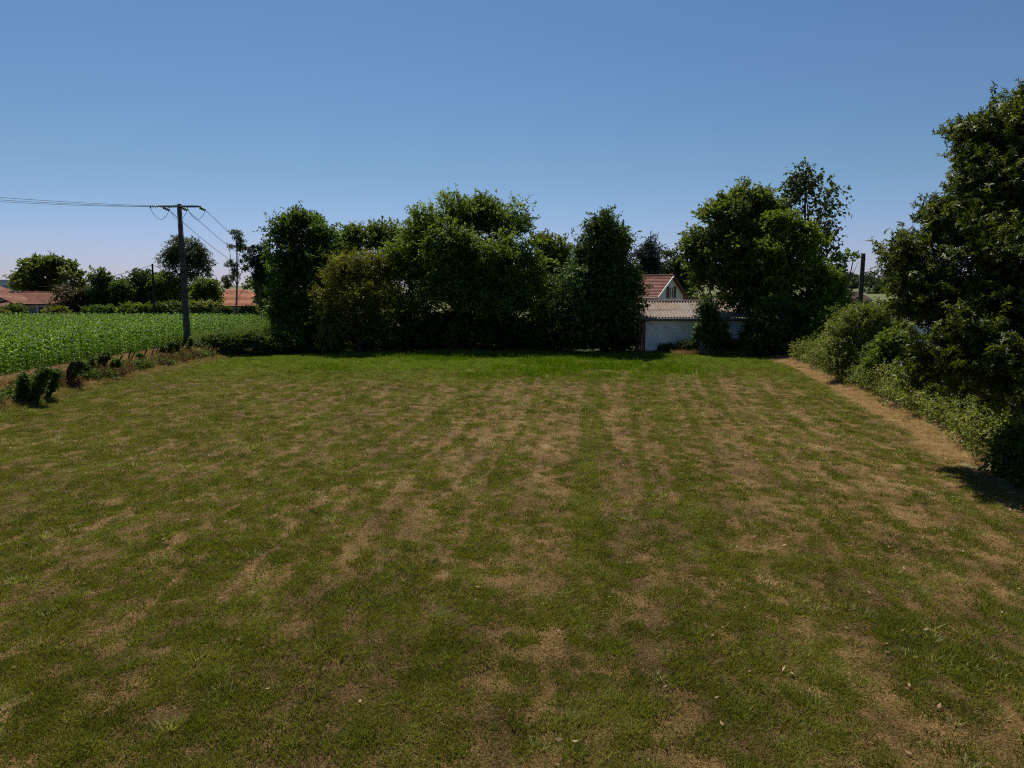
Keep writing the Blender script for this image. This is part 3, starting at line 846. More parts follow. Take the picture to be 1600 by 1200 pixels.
mb.build("trunk", BARK, root, smooth=True)

# ---- beyond the maize
ml = [
 ("plane_tree", "big rounded plane tree rising behind the long tiled house", "tree", 112, 70,
  [(72,424,34,22),(40,436,22,18),(100,428,24,22),(122,448,14,14),(66,448,44,18),(24,440,12,8),(50,415,14,12),(86,412,18,12)], "olive", dict(n=430, boughs=True, tl=1.0, ll=.5, lw=.30, r0=.35)),
 ("copper_tree", "low dusky reddish tree against the right end of the long house", "tree", 96, 118,
  [(110,466,26,22),(132,470,26,22),(118,482,38,14)], "red", dict(n=300, tl=.7, ll=.34, lw=.18, r0=.2)),
 ("magnolia_tree", "dark upright magnolia with glossy leaves next to the dusky tree", "tree", 97, 162,
  [(158,436,15,18),(160,458,20,24),(180,455,16,22),(195,462,12,24),(172,478,34,16)], "dark", dict(n=340, tl=.8, ll=.42, lw=.2, r0=.2, up=.6)),
 ("lime_tree", "loose green lime tree left of the thin wooden pole", "tree", 101, 222,
  [(218,440,22,20),(205,458,18,24),(232,452,16,26),(220,478,26,16)], "grey", dict(n=300, tl=.9, ll=.4, lw=.2, r0=.2)),
 ("locust_tree", "feathery mid green tree between the thin pole and the tall pole", "tree", 101, 262,
  [(255,444,20,22),(275,455,20,26),(250,472,26,20),(285,476,20,16)], "robinia", dict(n=300, tl=.9, ll=.38, lw=.16, r0=.2)),
 ("eucalyptus_tree", "tall umbrella shaped eucalyptus behind the big concrete pole", "tree", 104, 288,
  [(284,386,30,16),(268,402,20,18),(302,398,20,22),(258,422,10,14),(314,416,16,16),(324,430,8,10),(290,430,24,16),(300,452,24,16),(336,440,8,8)], "euc",
  dict(n=380, tl=.85, ll=.42, lw=.14, r0=.24, twigs_wood=60, droop=.6)),
 ("beech_tree", "rounded olive beech with yellowish top left of the orange roof", "tree", 93, 330,
  [(324,452,18,20),(334,464,12,14),(314,470,24,20),(332,480,18,10)], "olive", dict(n=300, tl=.8, ll=.38, lw=.2, r0=.18)),
 ("slim_eucalyptus", "slim bare stemmed eucalyptus with tufted top before the orange roof", "tree", 89, 372,
  [(370,366,11,13),(378,382,13,12),(388,392,8,14),(358,382,7,7),(367,410,10,14),(356,416,7,6),(380,414,10,10),(366,430,7,6),(383,446,6,6)], "euc",
  dict(n=105, tl=.38, ll=.27, lw=.11, r0=.13, twigs_wood=30, droop=.7)),
 ("far_eucalyptus", "faint small eucalyptus peeping over the orange roof", "tree", 118, 353,
  [(352,436,5,8),(361,434,5,8),(356,446,7,6)], "euc", dict(n=44, tl=.35, ll=.3, lw=.16, r0=.1)),
 ("cedar_tree", "nearly black cedar rising left of the maple", "tree", 84, 410,
  [(406,388,12,12),(398,405,12,12),(412,412,18,22),(425,425,20,26),(408,432,14,12)], "conifer", dict(n=330, tl=.5, ll=.34, lw=.12, r0=.25, up=-.1)),
 ("cherry_tree", "mid green cherry tree right of the orange roofed house", "tree", 90, 405,
  [(403,440,13,13),(416,452,16,22),(418,470,14,16),(430,470,16,24)], "olive", dict(n=280, tl=.8, ll=.36, lw=.18, r0=.18)),
]
for i, (nm, lb, ct, D_, bp, ls, mt, kw) in enumerate(ml):
    kw = dict(kw); n_ = kw.pop("n")
    tree(nm, lb, ct, D_, bp, ls, LM[mt], bark=BARK_PALE if "euc" in nm else None, seed=100+i, n=n_, twigs=6, leaves=6, base_z=.2, **kw)
for i, (cx, cy, rx, ry, D_, mt, lb) in enumerate([
    (22, 486, 16, 11, 90, "dark", "dark clipped round bush before the long house"),
    (4, 493, 10, 6, 88, "yellow", "yellow green cushion shrub left of the dark round bush"),
    (90, 488, 16, 7, 89, "yellow", "low yellowish shrub right of the shuttered window"),
    (160, 486, 26, 8, 90, "dark", "low dark hedge bush under the magnolia"),
    (210, 484, 26, 10, 90, "robinia", "low hedge bush left of the foot of the thin pole"),
    (262, 482, 28, 12, 90, "dark", "low hedge bush just left of the big concrete pole"),
    (318, 482, 26, 12, 88, "bramble", "light green bramble hedge right of the big concrete pole"),
    (350, 487, 12, 7, 87, "grey", "greyish bush before the pale wall of the orange roofed house"),
    (392, 487, 18, 7, 86, "grey", "bushy hedge to the right of the slim eucalyptus"),
    (420, 482, 16, 14, 84, "bramble", "bushy hedge end beneath the cherry tree")]):
    tree("garden_bush", lb, "bush", D_, cx, [(cx, cy, rx, ry), (cx - rx*.5, cy + ry*.3, rx*.5, ry*.7), (cx + rx*.5, cy + ry*.3, rx*.5, ry*.7)],
         LM[mt], seed=130+i, n=150, twigs=6, leaves=6, tl=.5, ll=.3, lw=.16, r0=.06, stems=3, limbs=False, base_z=.2)

# ---- bracken and plants
def fern_bank(name, label, cat, pts, n, mat, seed, h=(.7, 1.2), ln=.8, origin=None):
    """arching fronds with leaflets"""
    r_ = np.random.RandomState(seed)
    Vs = []; ts = []
    for i in range(n):
        c, rr = pts[r_.randint(len(pts))]
        a = r_.uniform(0, 6.28); q = math.sqrt(r_.rand())
        b = np.array([c[0] + rr[0]*q*math.cos(a), c[1] + rr[1]*q*math.sin(a), c[2]])
        hh = rr[2] * r_.uniform(*h) * (1 - .35*q*q)
        d = np.array([math.cos(a + r_.normal(0, .8)), math.sin(a + r_.normal(0, .8)), 0]); 
        K = 9; tt = np.linspace(.05, 1, K); L_ = ln*r_.uniform(.7, 1.2)
        cl = b + np.array([0, 0, hh*.55]) + d*(L_*tt)[:, None] + np.array([0, 0, 1.0])*(hh*.45*np.sin(tt*2.2))[:, None]
        side = np.cross(d, [0, 0, 1.0]); wl = .24*(1 - tt*.85)
        for sg in (-1, 1):
            tip = cl + sg*side*wl[:, None] + d*.05 - np.array([0, 0, 1.0])*wl[:, None]*.3
            m1 = cl + sg*side*wl[:, None]*.4 + d*.07
            m2 = cl + sg*side*wl[:, None]*.4 - d*.03
            Vs.append(np.stack([cl, m1, tip, m2], 1)); ts.append(np.clip(np.full(K, .45 + r_.normal(0, .2)) + r_.normal(0, .08, K), 0, 1))
    V = np.concatenate(Vs); t_ = np.concatenate(ts); TRI[0] += 2*len(V)
    og = np.array(pts[0][0]); og[2] = 0
    root = empty(name, tuple(og), label, cat)
    o = link("fronds", foliage_mesh("fronds", V, t_, og), mat, root); tag(o, kind="stuff")
    return root
def gp(px, Y, z=0): q = P(px, 550, Y); q[2] = z; return q
fern_bank("bracken_clump", "grey green bracken clump right at the foot of the big concrete pole", "bracken",
          [(gp(322, 54, .3), (2.0, 1.3, 1.3)), (gp(345, 53, .3), (1.5, 1.3, 1.35))], 420, LM["fern"], 1)
fern_bank("bracken_clump", "tall sunlit bracken clump in the middle of the fern bank", "bracken",
          [(gp(380, 53.5, .3), (1.6, 1.3, 1.6)), (gp(400, 54.5, .3), (1.5, 1.4, 1.7))], 460, LM["fern"], 2)
fern_bank("bracken_clump", "bracken clump merging into the dark bushes beneath the maple", "bracken",
          [(gp(432, 55, .3), (1.6, 1.4, 1.6)), (gp(458, 56, .2), (1.5, 1.2, 1.5))], 420, LM["fern"], 3)
fern_bank("bracken_clump", "low bracken fringe on the grass before the maple", "bracken",
          [(gp(480, 54.6, 0), (1.4, .6, .6)), (gp(450, 54.4, 0), (1.0, .5, .5))], 200, LM["grey"], 4, ln=.5)
fern_bank("rusty_fern", "rust brown withered fern beside the shed corner", "fern", [(gp(975, 55.3, 0), (.9, .6, 1.5))], 130, LM["rust"], 5, ln=.7)
fern_bank("leafy_shrub", "bright green big leaved shrub standing alone at the field edge", "shrub", [(gp(905, 54.6, 0), (.6, .5, 1.0)), (gp(890, 54.9, 0), (.4, .4, 1.3))], 110, LM["bright"], 6, ln=.6)
for i, (cx, cy, rx, ry, D_, mt, lb) in enumerate([
    (1042, 546, 12, 4, 55.6, "grey", "low weeds at the foot of the shed wall near its red edge"),
    (1075, 541, 18, 8, 54.8, "grey", "greyish weeds along the shed wall left of the ivy clad tree"),
    (1143, 542, 20, 9, 54.4, "olive", "low weeds along the shed wall right of the ivy clad tree")]):
    tree("weed_clump", lb, "weeds", D_, cx, [(cx, cy, rx, ry), (cx - rx*.5, cy + ry*.2, rx*.5, ry*.8)],
         LM[mt], seed=160+i, n=110, twigs=6, leaves=6, tl=.35, ll=.15, lw=.07, r0=.02, stems=2, limbs=False, up=.8)

# ------------------------------------------------------------------ left bank: posts and scrub
posts = [  # top px, base px, thickness, ivy, label
 ((111, 574), (97, 606), .13, 0, "thick split stake leaning right, left one of the close pair"),
 ((121, 575), (103, 605), .14, .3, "thick split stake leaning right, right one of the close pair"),
 ((142, 568), (134, 585), .12, .2, "short blunt stake between the close pair and the ivied stump"),
 ((161, 562), (148, 590), .20, .8, "stout ivy clad stump casting a long shadow on the grass"),
 ((168, 563), (158, 576), .08, 0, "thin stick poking up right behind the stout ivied stump"),
 ((189, 559), (181, 572), .055, 0, "thin leaning stake just past the ivied stump, alone"),
 ((203, 553), (196, 576), .055, 0, "tall thin stake, left half of a crossing pair"),
 ((208, 555), (197, 574), .05, 0, "tall thin stake, right half of a crossing pair"),
 ((228, 550), (222, 564), .05, 0, "thin stake standing alone past the crossing pair"),
 ((240, 546), (235, 560), .05, 0, "thin dark stake, nearer of two parallel ones"),
 ((246, 546), (241, 558), .045, 0, "thin dark stake, farther of two parallel ones"),
 ((265, 542), (257, 562), .09, .8, "leafy stake grown over with bramble before the tall pole"),
 ((286, 539), (282, 558), .05, 0, "slender stake beside the bracken, left of two"),
 ((297, 537), (290, 560), .06, .2, "slender stake beside the bracken, right of two"),
 ((66, 589), (52, 622), .18, 1.0, "broad stump smothered in dark ivy near the left edge"),
 ((86, 590), (74, 616), .12, .5, "dark mossy stump between the broad ivied stump and the close pair"),
 ((132, 578), (122, 598), .12, .7, "ivy tangled stump just right of the close pair"),
 ((180, 570), (171, 588), .11, .7, "ivy tangled stump right of the stout long shadowed one"),
 ((218, 560), (208, 576), .11, .6, "mossy stump right of the crossing thin stakes"),
 ((254, 549), (247, 566), .11, .7, "ivied stump between the two parallel stakes and the bramble grown stake"),
 ((275, 543), (269, 560), .11, .7, "ivied stump right of the bramble grown stake before the tall pole"),
 ((37, 597), (35, 624), .12, .7, "ivied stake closest to the left frame edge")]
IVY = LM["dark"]
for i, (tp_, bp_, th, ivy, lb) in enumerate(posts):
    # distance from the base pixel on ground z .28
    v = (600 - bp_[1]) / F; c, s = math.cos(PITCH), math.sin(PITCH)
    tt = (.25 - CAM_Z) / (-s + v*c); Y = tt*(c + v*s)
    for _k in range(6):                       # where the foot meets the bank
        b = P(bp_[0], bp_[1], Y); gz = float(zground(b[0], b[1])); tt = (gz - CAM_Z) / (-s + v*c); Y = tt*(c + v*s)
    b = P(bp_[0], bp_[1], Y); t3 = P(tp_[0], tp_[1], Y - .05)
    t3 = b + (t3 - b) * 1.3
    th = th * (1.8 if th > .1 else 1.6)
    root = empty("fence_post", tuple(b), lb, "fence post", "old leaning fence posts on the bank")
    r_ = random.Random(i); d_ = (t3 - b)
    mb = MB()
    jit = lambda: np.array([r_.uniform(-1, 1)*th*.18, r_.uniform(-1, 1)*th*.18, 0])
    mb.tube([np.array([0, 0, -.2]), d_*.3 + jit(), d_*.6 + jit(), d_*.97, d_], [th*.55, th*.5, th*.5, th*.45, th*.25], 7)
    if th > .1:
        mb.tube([d_*.7, d_*.82 + np.array([th*.6, 0, .04])], [th*.22, th*.12], 5)
    mb.build("stake", WOOD_OLD, root)
    if ivy:
        cl = [(b + d_*q, (th*.5+.07*ivy, th*.5+.07*ivy, .17)) for q in (.25, .5, .75, .95)]
        V, t_, cc = foliage(300+i, cl, int(60 + 90*ivy), 5, 5, .13, .08, .06)
        o = link("ivy", foliage_mesh("ivy", V, t_, b), IVY, root); tag(o, kind="stuff"); TRI[0] += 2*len(V)
# scrub between the posts
scr = [(22, 614, 30, 16, 31.5, "red", "dark ivy scrub at the left edge of the bank", .3),
       (0, 624, 26, 14, 30, "dark", "dark scrub mound cut by the left frame edge", .2),
       (88, 598, 14, 14, 34.5, "red", "brown bramble scrub left of the close stakes", .3),
       (125, 592, 18, 12, 36.5, "red", "reddish bramble scrub behind the close stakes", .3),
       (172, 580, 18, 11, 40, "olive", "leafy scrub right of the stout ivied stump", .3),
       (215, 572, 16, 9, 43, "olive", "leafy scrub below the crossing thin stakes", .3),
       (245, 565, 14, 9, 45, "bramble", "green scrub beneath the two parallel stakes", .3),
       (270, 556, 14, 11, 47.5, "bramble", "dull bramble mound before the tall pole", .3),
       (418, 540, 22, 10, 53.2, "dark", "low dark bramble heap where the bank meets the field corner", .0),
       (305, 545, 22, 12, 51, "poplar", "dark bramble mass left of the bracken", .3),
       (345, 534, 24, 15, 51.8, "dark", "dark bramble heap under the grey green bracken", .2),
       (395, 532, 30, 17, 52.6, "dark", "dark bramble heap under the tall sunlit bracken", .2),
       (450, 532, 30, 18, 54, "dark", "dark bramble heap under the bracken by the maple", .2)]
for i, (cx, cy, rx, ry, D_, mt, lb, bz) in enumerate(scr):
    tree("bank_scrub", lb, "scrub", D_, cx, [(cx, cy, rx, ry), (cx + rx*.5, cy + ry*.3, rx*.5, ry*.6), (cx - rx*.5, cy + ry*.3, rx*.5, ry*.6)],
         LM[mt], seed=180+i, n=170, twigs=6, leaves=6, tl=.3, ll=.13, lw=.07, r0=.02, stems=3, limbs=False, base_z=bz, depth=.55)

r_ = np.random.RandomState(21); la, lb2 = [], []
for i in range(64):
    y_ = 24 + 28*i/64 + r_.uniform(-.3, .3); x_ = -21.7 + r_.normal(0, .3)
    h_ = r_.uniform(.12, .36) * (.55 if y_ > 37 else 1); z_ = float(zground(x_, y_))
    (la if r_.rand() < .6 else lb2).append((np.array([x_, y_, z_ + h_*.55]), (r_.uniform(.3, .6), r_.uniform(.35, .75), h_)))
for nm_, ll_, mt_, lbl in (("bank_brambles", la, "withered", "withered brown bramble tangle all along the foot of the stakes"), ("bank_ivy", lb2, "dark", "dark ivy and nettles creeping between the stakes on the bank")):
    V, t_, cc = foliage(400 + len(nm_), ll_, 20*len(ll_), 6, 6, .28, .12, .06)
    o = link(nm_, foliage_mesh(nm_, V, t_), LM[mt_]); tag(o, lbl, None, None, "stuff"); TRI[0] += 2*len(V)

# ------------------------------------------------------------------ maize
def maize_plant(rng):
    V = []; Fc = []
    H = rng.uniform(1.45, 1.75)
    w = .014
    for k in range(3):
        a = k*2.09; V += [(w*math.cos(a), w*math.sin(a), 0), (w*.6*math.cos(a), w*.6*math.sin(a), H)]
    Fc += [(0, 2, 3, 1), (2, 4, 5, 3), (4, 0, 1, 5)]
    az = rng.uniform(0, 6.28)
    for k in range(10):
        z0 = H*(.12 + .85*k/9.0); a = az + (k % 2)*math.pi + rng.uniform(-.4, .4)
        ln = .75*(1 - .35*abs(k-4)/5)*rng.uniform(.8, 1.15); ww = .085
        dx, dy = math.cos(a), math.sin(a); sx, sy = -dy, dx
        b = len(V); rise = .95 + .03*k
        for j, t in enumerate((0, .35, .7, 1)):
            r = ln*t*.62; z = z0 + ln*(rise*t - 1.0*t*t)
            q = ww*(.35, 1, .75, .05)[j]/2; tw = rng.uniform(-.3, .3)*.05
            V += [(dx*r - sx*q, dy*r - sy*q, z + tw), (dx*r + sx*q, dy*r + sy*q, z - tw)]
        for j in range(3):
            Fc.append((b+2*j, b+2*j+1, b+2*j+3, b+2*j+2))
    me = bpy.data.meshes.new("maize"); me.from_pydata(V, [], Fc); me.update()
    return me
maize_c = proto_collection("maize_plant", [maize_plant(rng) for _ in range(7)], LM["maize"])
xs = np.arange(-25.1, -92, -.75); ys = np.arange(18, 86, .17)
MX, MY = np.meshgrid(xs, ys); MX = MX.ravel() + nr.normal(0, .07, MX.size); MY = MY.ravel() + nr.normal(0, .06, MY.size)
k = (MY < 84 + .03*MX*0) & (MX > -.95*MY - 8) & (nr.rand(len(MX)) > .04)
# the field narrows beside the bracken and maple
k &= ~((MY > 54) & (MX > -25 - 0*(MY-54)))
MX, MY = MX[k], MY[k]
s = nr.uniform(.88, 1.12, len(MX)) * (1 - .3*sstep(-27.0, -25.0, MX))
instancer("maize_crop", np.stack([MX, MY, zground(MX, MY)], 1), nr.uniform(0, 6.28, len(MX)), np.stack([s, s, s], 1),
          nr.randint(0, 7, len(MX)), np.clip(nr.normal(.42, .24, len(MX)), 0, 1), maize_c, "dense green maize crop left of the bank")
n_m = len(MX)

# ------------------------------------------------------------------ power poles and wires
def concrete_pole(base, H, wb, wt, label, grooves=True, cross=None):
    root = empty("utility_pole", tuple(base), label, "utility pole")
    mb = MB(); n = 10
    def hw(z): return (wb + (wt - wb)*z/H)/2
    # rectangular shaft with recessed panels on the wide faces
    d0, d1 = wb*.36, wt*.36
    def hd(z): return d0 + (d1 - d0)*z/H
    flg = .28
    for sx in (-1, 1):
        zz = [-.3, H]
        a = [(sx*hw(z), z) for z in zz]; bq = [(sx*hw(z)*(1-2*flg*.55), z) for z in zz]
        vs = []
        for (xo, z), (xi, _) in zip(a, bq):
            y_ = hd(max(z, 0))
            vs += [(xo, -y_, z), (xi, -y_, z), (xi, y_, z), (xo, y_, z)]
        mb.add(vs, [(0,1,2,3),(7,6,5,4),(0,4,5,1),(1,5,6,2),(2,6,7,3),(3,7,4,0)])
    web = MB()
    nst = int(H/ .85)
    for i in range(nst):
        z0 = i*H/nst; z1 = z0 + .26
        y_ = hd(z0)*.92; x_ = hw(z0)*(1-2*flg*.55) - .004
        MB().box(-x_, x_, -y_, y_, z0, z1).build("rung", CONCRETE, root)
    web.box(-hw(H)*.6, hw(H)*.6, -hd(H)*.9, hd(H)*.9, H-.25, H)
    pl = MB(); 
    y0 = hd(0)*.35; y1 = hd(H)*.35; x0 = hw(0)*(1-2*flg*.55)-.006; x1 = hw(H)*(1-2*flg*.55)-.006
    pl.add([(-x0,-y0,-.3),(x0,-y0,-.3),(x0,y0,-.3),(-x0,y0,-.3),(-x1,-y1,H-.02),(x1,-y1,H-.02),(x1,y1,H-.02),(-x1,y1,H-.02)],
           [(0,3,2,1),(4,5,6,7),(0,1,5,4),(1,2,6,5),(2,3,7,6),(3,0,4,7)])
    mb.build("shaft", CONCRETE, root); web.build("pole_head", CONCRETE, root); pl.build("web", CONCRETE, root)
    return root
pb = P(293.5, 541, 53.5); pb[2] = .45
topz = P(283, 322, 53.5)
PH = topz[2] - pb[2] + .15
pole = concrete_pole(pb, PH, .52, .31, "tall concrete power pole with a crossarm at the edge of the maize")
pole.rotation_euler = (0, 0, math.radians(24))
# crossarm in its own part, level, nearly square to the view
arm = MB(); AZ = PH - .22
arm.box(-1.5, 1.5, -.25, -.18, AZ, AZ + .09); arm.box(-1.5, 1.5, .18, .25, AZ, AZ + .09)
for x_ in (-1.45, -.5, .5, 1.45): arm.box(x_-.04, x_+.04, -.18, .18, AZ + .01, AZ + .08)
o = arm.build("crossarm", STEEL, pole); o.rotation_euler = (0, 0, math.radians(-24))
def disc_string(p0, p1, parent, n=4):
    """suspension discs from p0 to p1"""
    mb = MB(); p0 = np.array(p0); p1 = np.array(p1)
    mb.tube([p0, p1], .02, 6)
    for i in range(n):
        q = p0 + (p1-p0)*(i+.6)/n; d = unit(p1-p0)*.05
        mb.tube([q-d, q, q+d*.6], [.04, .13, .05], 10)
    ob = mb.build("insulator", GLASSG, parent, smooth=True)
    ob.rotation_euler = (0, 0, math.radians(-24))
    return ob
Rz = lambda p: np.array(p)          # crossarm frame is world aligned (parent rotation cancelled)
lefts = []; rights = []
for x_ in (-1.35, 0.0, 1.35):
    a0 = (x_ - .05, -.25, AZ + .05); a1 = (x_ - .62, -.42, AZ - .02)
    disc_string(a0, a1, pole); lefts.append(pb + np.array(a1))
    b0 = (x_ + .02, .25, AZ + .0); b1 = (x_ + .28, .65, AZ - .14)
    disc_string(b0, b1, pole); rights.append(pb + np.array(b1))
cbl = MB()
for a_, b_ in zip(lefts, rights):
    a2 = a_ - pb; b2 = b_ - pb; m_ = (a2+b2)/2
    pts = []
    for t in np.linspace(0, 1, 11):
        q = a2*(1-t) + b2*t; q[2] -= .8*math.sin(math.pi*t)**.8; pts.append(q)
    cbl.tube(pts, .016, 5)
o = cbl.build("jumper_cables", CABLE, pole, smooth=True); o.rotation_euler = (0, 0, math.radians(-24))
def wire(name, p0, p1, sag, r, label, group=None, n=24):
    p0 = np.array(p0); p1 = np.array(p1); mb = MB(); pts = []
    for t in np.linspace(0, 1, n):
        q = (p1-p0)*t; q[2] -= sag*4*t*(1-t); pts.append(q)
    mb.tube(pts, r, 5)
    o = mb.build(name, CABLE, None, smooth=True); o.location = tuple(p0)
    tag(o, label, "power line", group); return o
for i, (a_, ty) in enumerate(zip(lefts, (305.0, 308.0, 311.0))):
    # leaves the frame at the left, coming nearer to the camera
    e = P(-420, (276, 271, 264)[i], 45 - i*1.3)
    wire("power_line", a_, e, .4, .013, ("overhead wire leaving the left arm end towards the left frame edge", "overhead wire leaving the pole top middle towards the left frame edge", "overhead wire leaving the right arm end towards the left frame edge")[i],
         "overhead wires going left from the tall pole")
for i, b_ in enumerate(rights):
    e = P(448 + i*18, 432 - i*4, 150)
    wire("power_line", b_, e, 2.2, .020, ("lowest of three wires sinking right behind the trees", "middle of three wires sinking right behind the trees", "uppermost of three wires sinking right behind the trees")[i],
         "overhead wires sinking away behind the trees")
# thin wooden pole beyond the maize
wb_ = P(241, 492, 89); wb_[2] = .2; wt_ = P(238, 412, 89)
root = empty("wooden_pole", tuple(wb_), "thin dark wooden pole beyond the maize field", "utility pole")
MB().tube([(0, 0, -.2), tuple((wt_-wb_)*.5), tuple(wt_-wb_)], [.16, .14, .11], 8).build("shaft", WOOD_OLD, root, smooth=True)
ins = MB(); q = wt_ - wb_
ins.tube([q + [-.14, 0, -.2], q + [.14, 0, -.2]], .04, 6); ins.build("clamp", STEEL, root)
wire("telephone_line", wt_ + [-.12, 0, -.2], P(60, 448, 105), .5, .028, "wire running left from the thin wooden pole over the far trees")
wire("telephone_line", wt_ + [.12, 0, -.2], P(420, 470, 120), .8, .022, "wire running right from the thin wooden pole into the eucalyptus")
# right pole
rb = P(1341, 520, 60); rb[2] = 0; rt = P(1340, 396, 60)
rp = concrete_pole(rb, rt[2], .40, .30, "short concrete pole rising above the hedge left of the chestnut")
rp.rotation_euler = (0, 0, math.radians(-18))
hk = MB(); q = rt - rb
hk.box(-.2, .2, -.17, -.13, q[2]-.55, q[2]-.47); o = hk.build("bracket", STEEL, rp)
wire("telephone_line", rt + [-.15, -.12, -.5], P(1200, 425, 72), .25, .035, "twisted cable from the short concrete pole into the maple")

# ------------------------------------------------------------------ buildings
def roofmat(name, c0, c1, c2, course=.33):
    m, nt, out = newmat(name)
    v = objco(nt)
    n1 = noise(nt, 1.2, 5, .6, v); n2 = noise(nt, 9, 4, .6, v)
    col = ramp(nt, n1, [(.3, c0), (.55, c1), (.8, c2)])
    col = mixc(nt, ramp(nt, n2, [(.35, (.5, .5, .5)), (.6, (0, 0, 0))]), col, tuple(q*.55 for q in c0))
    principled(nt, out, col, .9, .15, n2, .02)
    return m
TILE_BROWN = roofmat("old brown tiles", (.17, .075, .055), (.26, .12, .085), (.33, .19, .14))
TILE_RED = roofmat("weathered red tiles", (.20, .085, .055), (.29, .13, .085), (.34, .19, .13))
TILE_ORANGE = roofmat("orange tiles", (.36, .14, .08), (.46, .19, .11), (.5, .24, .15))
WALL_WHITE = simple("white render", (.55, .56, .55), (.70, .70, .68), 1.2, .9, .2, .004)
WALL_CREAM = simple("cream render", (.50, .46, .38), (.62, .58, .5), 1.2, .9, .2, .004)
SHUTTER = simple("dark red paint", (.075, .022, .018), (.12, .032, .026), 5, .6, .35, .002)
FRAME = simple("white paint", (.62, .62, .62), (.74, .74, .74), 4, .5, .4, 0)
FASCIA = simple("fascia board", (.08, .05, .04), (.14, .09, .07), 5, .7, .3, .002)
DARKGLASS = simple("window glass", (.02, .025, .03), (.05, .06, .07), 2, .08, .6, 0)
GUTTER = simple("gutter zinc", (.10, .10, .10), (.18, .18, .17), 4, .5, .4, 0)

def courses(mb, p00, p10, p01, p11, n, th=.05, wav=0):
    """stepped tile courses between eave edge p00->p10 and ridge edge p01->p11"""
    p00, p10, p01, p11 = map(lambda q: np.array(q, float), (p00, p10, p01, p11))
    nrm = unit(np.cross(p10-p00, p01-p00))
    for i in range(n):
        t0, t1 = i/n, (i+1)/n + .25/n
        t1 = min(t1, 1)
        a, b = p00+(p01-p00)*t0, p10+(p11-p10)*t0
        c, d = p10+(p11-p10)*t1, p00+(p01-p00)*t1
        lo = nrm*th; hi = nrm*.006
        mb.add([a, b, c, d, a+lo, b+lo, c+hi, d+hi], [(0,3,2,1),(4,5,6,7),(0,1,5,4),(1,2,6,5),(2,3,7,6),(3,0,4,7)])

# --- brown roofed house behind the shed. Local frame: x along the ridge (away), gable faces +x... built in local metres
hr = P(1053, 431, 76)
az = math.radians(180 - 34)            # ridge runs left and away
root = empty("brown_roof_house", (hr[0], hr[1], 0), "white gabled house with a brown tiled roof behind the shed", "house", rz=math.atan2(.69, -.72))
RZ = hr[2]; HW = 2.9; EZ = RZ - HW*math.tan(math.radians(37)); LN = 11.0
# local +x = along ridge away from gable; local y: +y side?  right-hand rotation of ridge direction
b = MB()
prof = [(-HW+.35, 0), (HW-.35, 0), (HW-.35, EZ+.18), (0, RZ-.14), (-HW+.35, EZ+.18)]
b.prism(prof, .35, LN-.35); b.build("wall", WALL_WHITE, root)
r = MB()
for sg in (-1, 1):
    # tile courses; thickness outwards
    e0 = (0, sg*(HW+.15), EZ-.11); e1 = (LN, sg*(HW+.15), EZ-.11); t0 = (0, 0, RZ); t1 = (LN, 0, RZ)
    if sg > 0: courses(r, e1, e0, t1, t0, 15, .07)
    else: courses(r, e0, e1, t0, t1, 15, .07)
rf = r.build("roof", TILE_BROWN, root)
rc = MB()
for i in range(24): rc.tube([(i*LN/24, 0, RZ+.03), ((i+1.1)*LN/24, 0, RZ+.05)], [.12, .11], 8)
rc.build("ridge_tiles", TILE_BROWN, root)
for sg in (-1, 1):
    bb = MB()
    bb.add([(-.05, sg*(HW+.12), EZ-.24), (-.05, 0, RZ-.10), (-.05, 0, RZ+.08), (-.05, sg*(HW+.12), EZ-.02),
            (.0, sg*(HW+.12), EZ-.24), (.0, 0, RZ-.10), (.0, 0, RZ+.08), (.0, sg*(HW+.12), EZ-.02)],
           [(0,1,2,3),(7,6,5,4),(0,4,5,1),(1,5,6,2),(2,6,7,3),(3,7,4,0)])
    bb.build("bargeboard", FRAME if sg > 0 else FASCIA, root)
for sg in (-1, 1):
    gt = MB(); gt.tube([(0, sg*(HW+.24), EZ-.16), (LN, sg*(HW+.24), EZ-.16)], .07, 8); gt.build("gutter", GUTTER, root)
# gable window between dark shutters
wz0 = EZ - .12 ; wz1 = wz0 + 1.12; cy = -.1
w = MB(); w.box(.33, .36, cy-.36, cy+.36, wz0, wz1); wo = w.build("window", DARKGLASS, root)
fr = MB()
for (y0, y1, z0, z1) in ((cy-.42, cy-.35, wz0-.05, wz1+.05), (cy+.35, cy+.42, wz0-.05, wz1+.05), (cy-.05, cy+.05, wz0, wz1), (cy-.35, cy+.35, wz1-.02, wz1+.05), (cy-.35, cy+.35, wz0-.05, wz0+.02)):
    fr.box(.29, .325, y0, y1, z0, z1)
fr.build("frame", FRAME, wo)
for sg in (-1, 1):
    s_ = MB(); yc = cy + sg*.68
    s_.box(.27, .34, yc-.23, yc+.23, wz0-.05, wz1+.05)
    s_.box(.25, .27, yc-.2, yc+.2, wz0+.05, wz0+.15); s_.box(.25, .27, yc-.2, yc+.2, wz1-.15, wz1-.05)
    s_.build("shutter", SHUTTER, root)
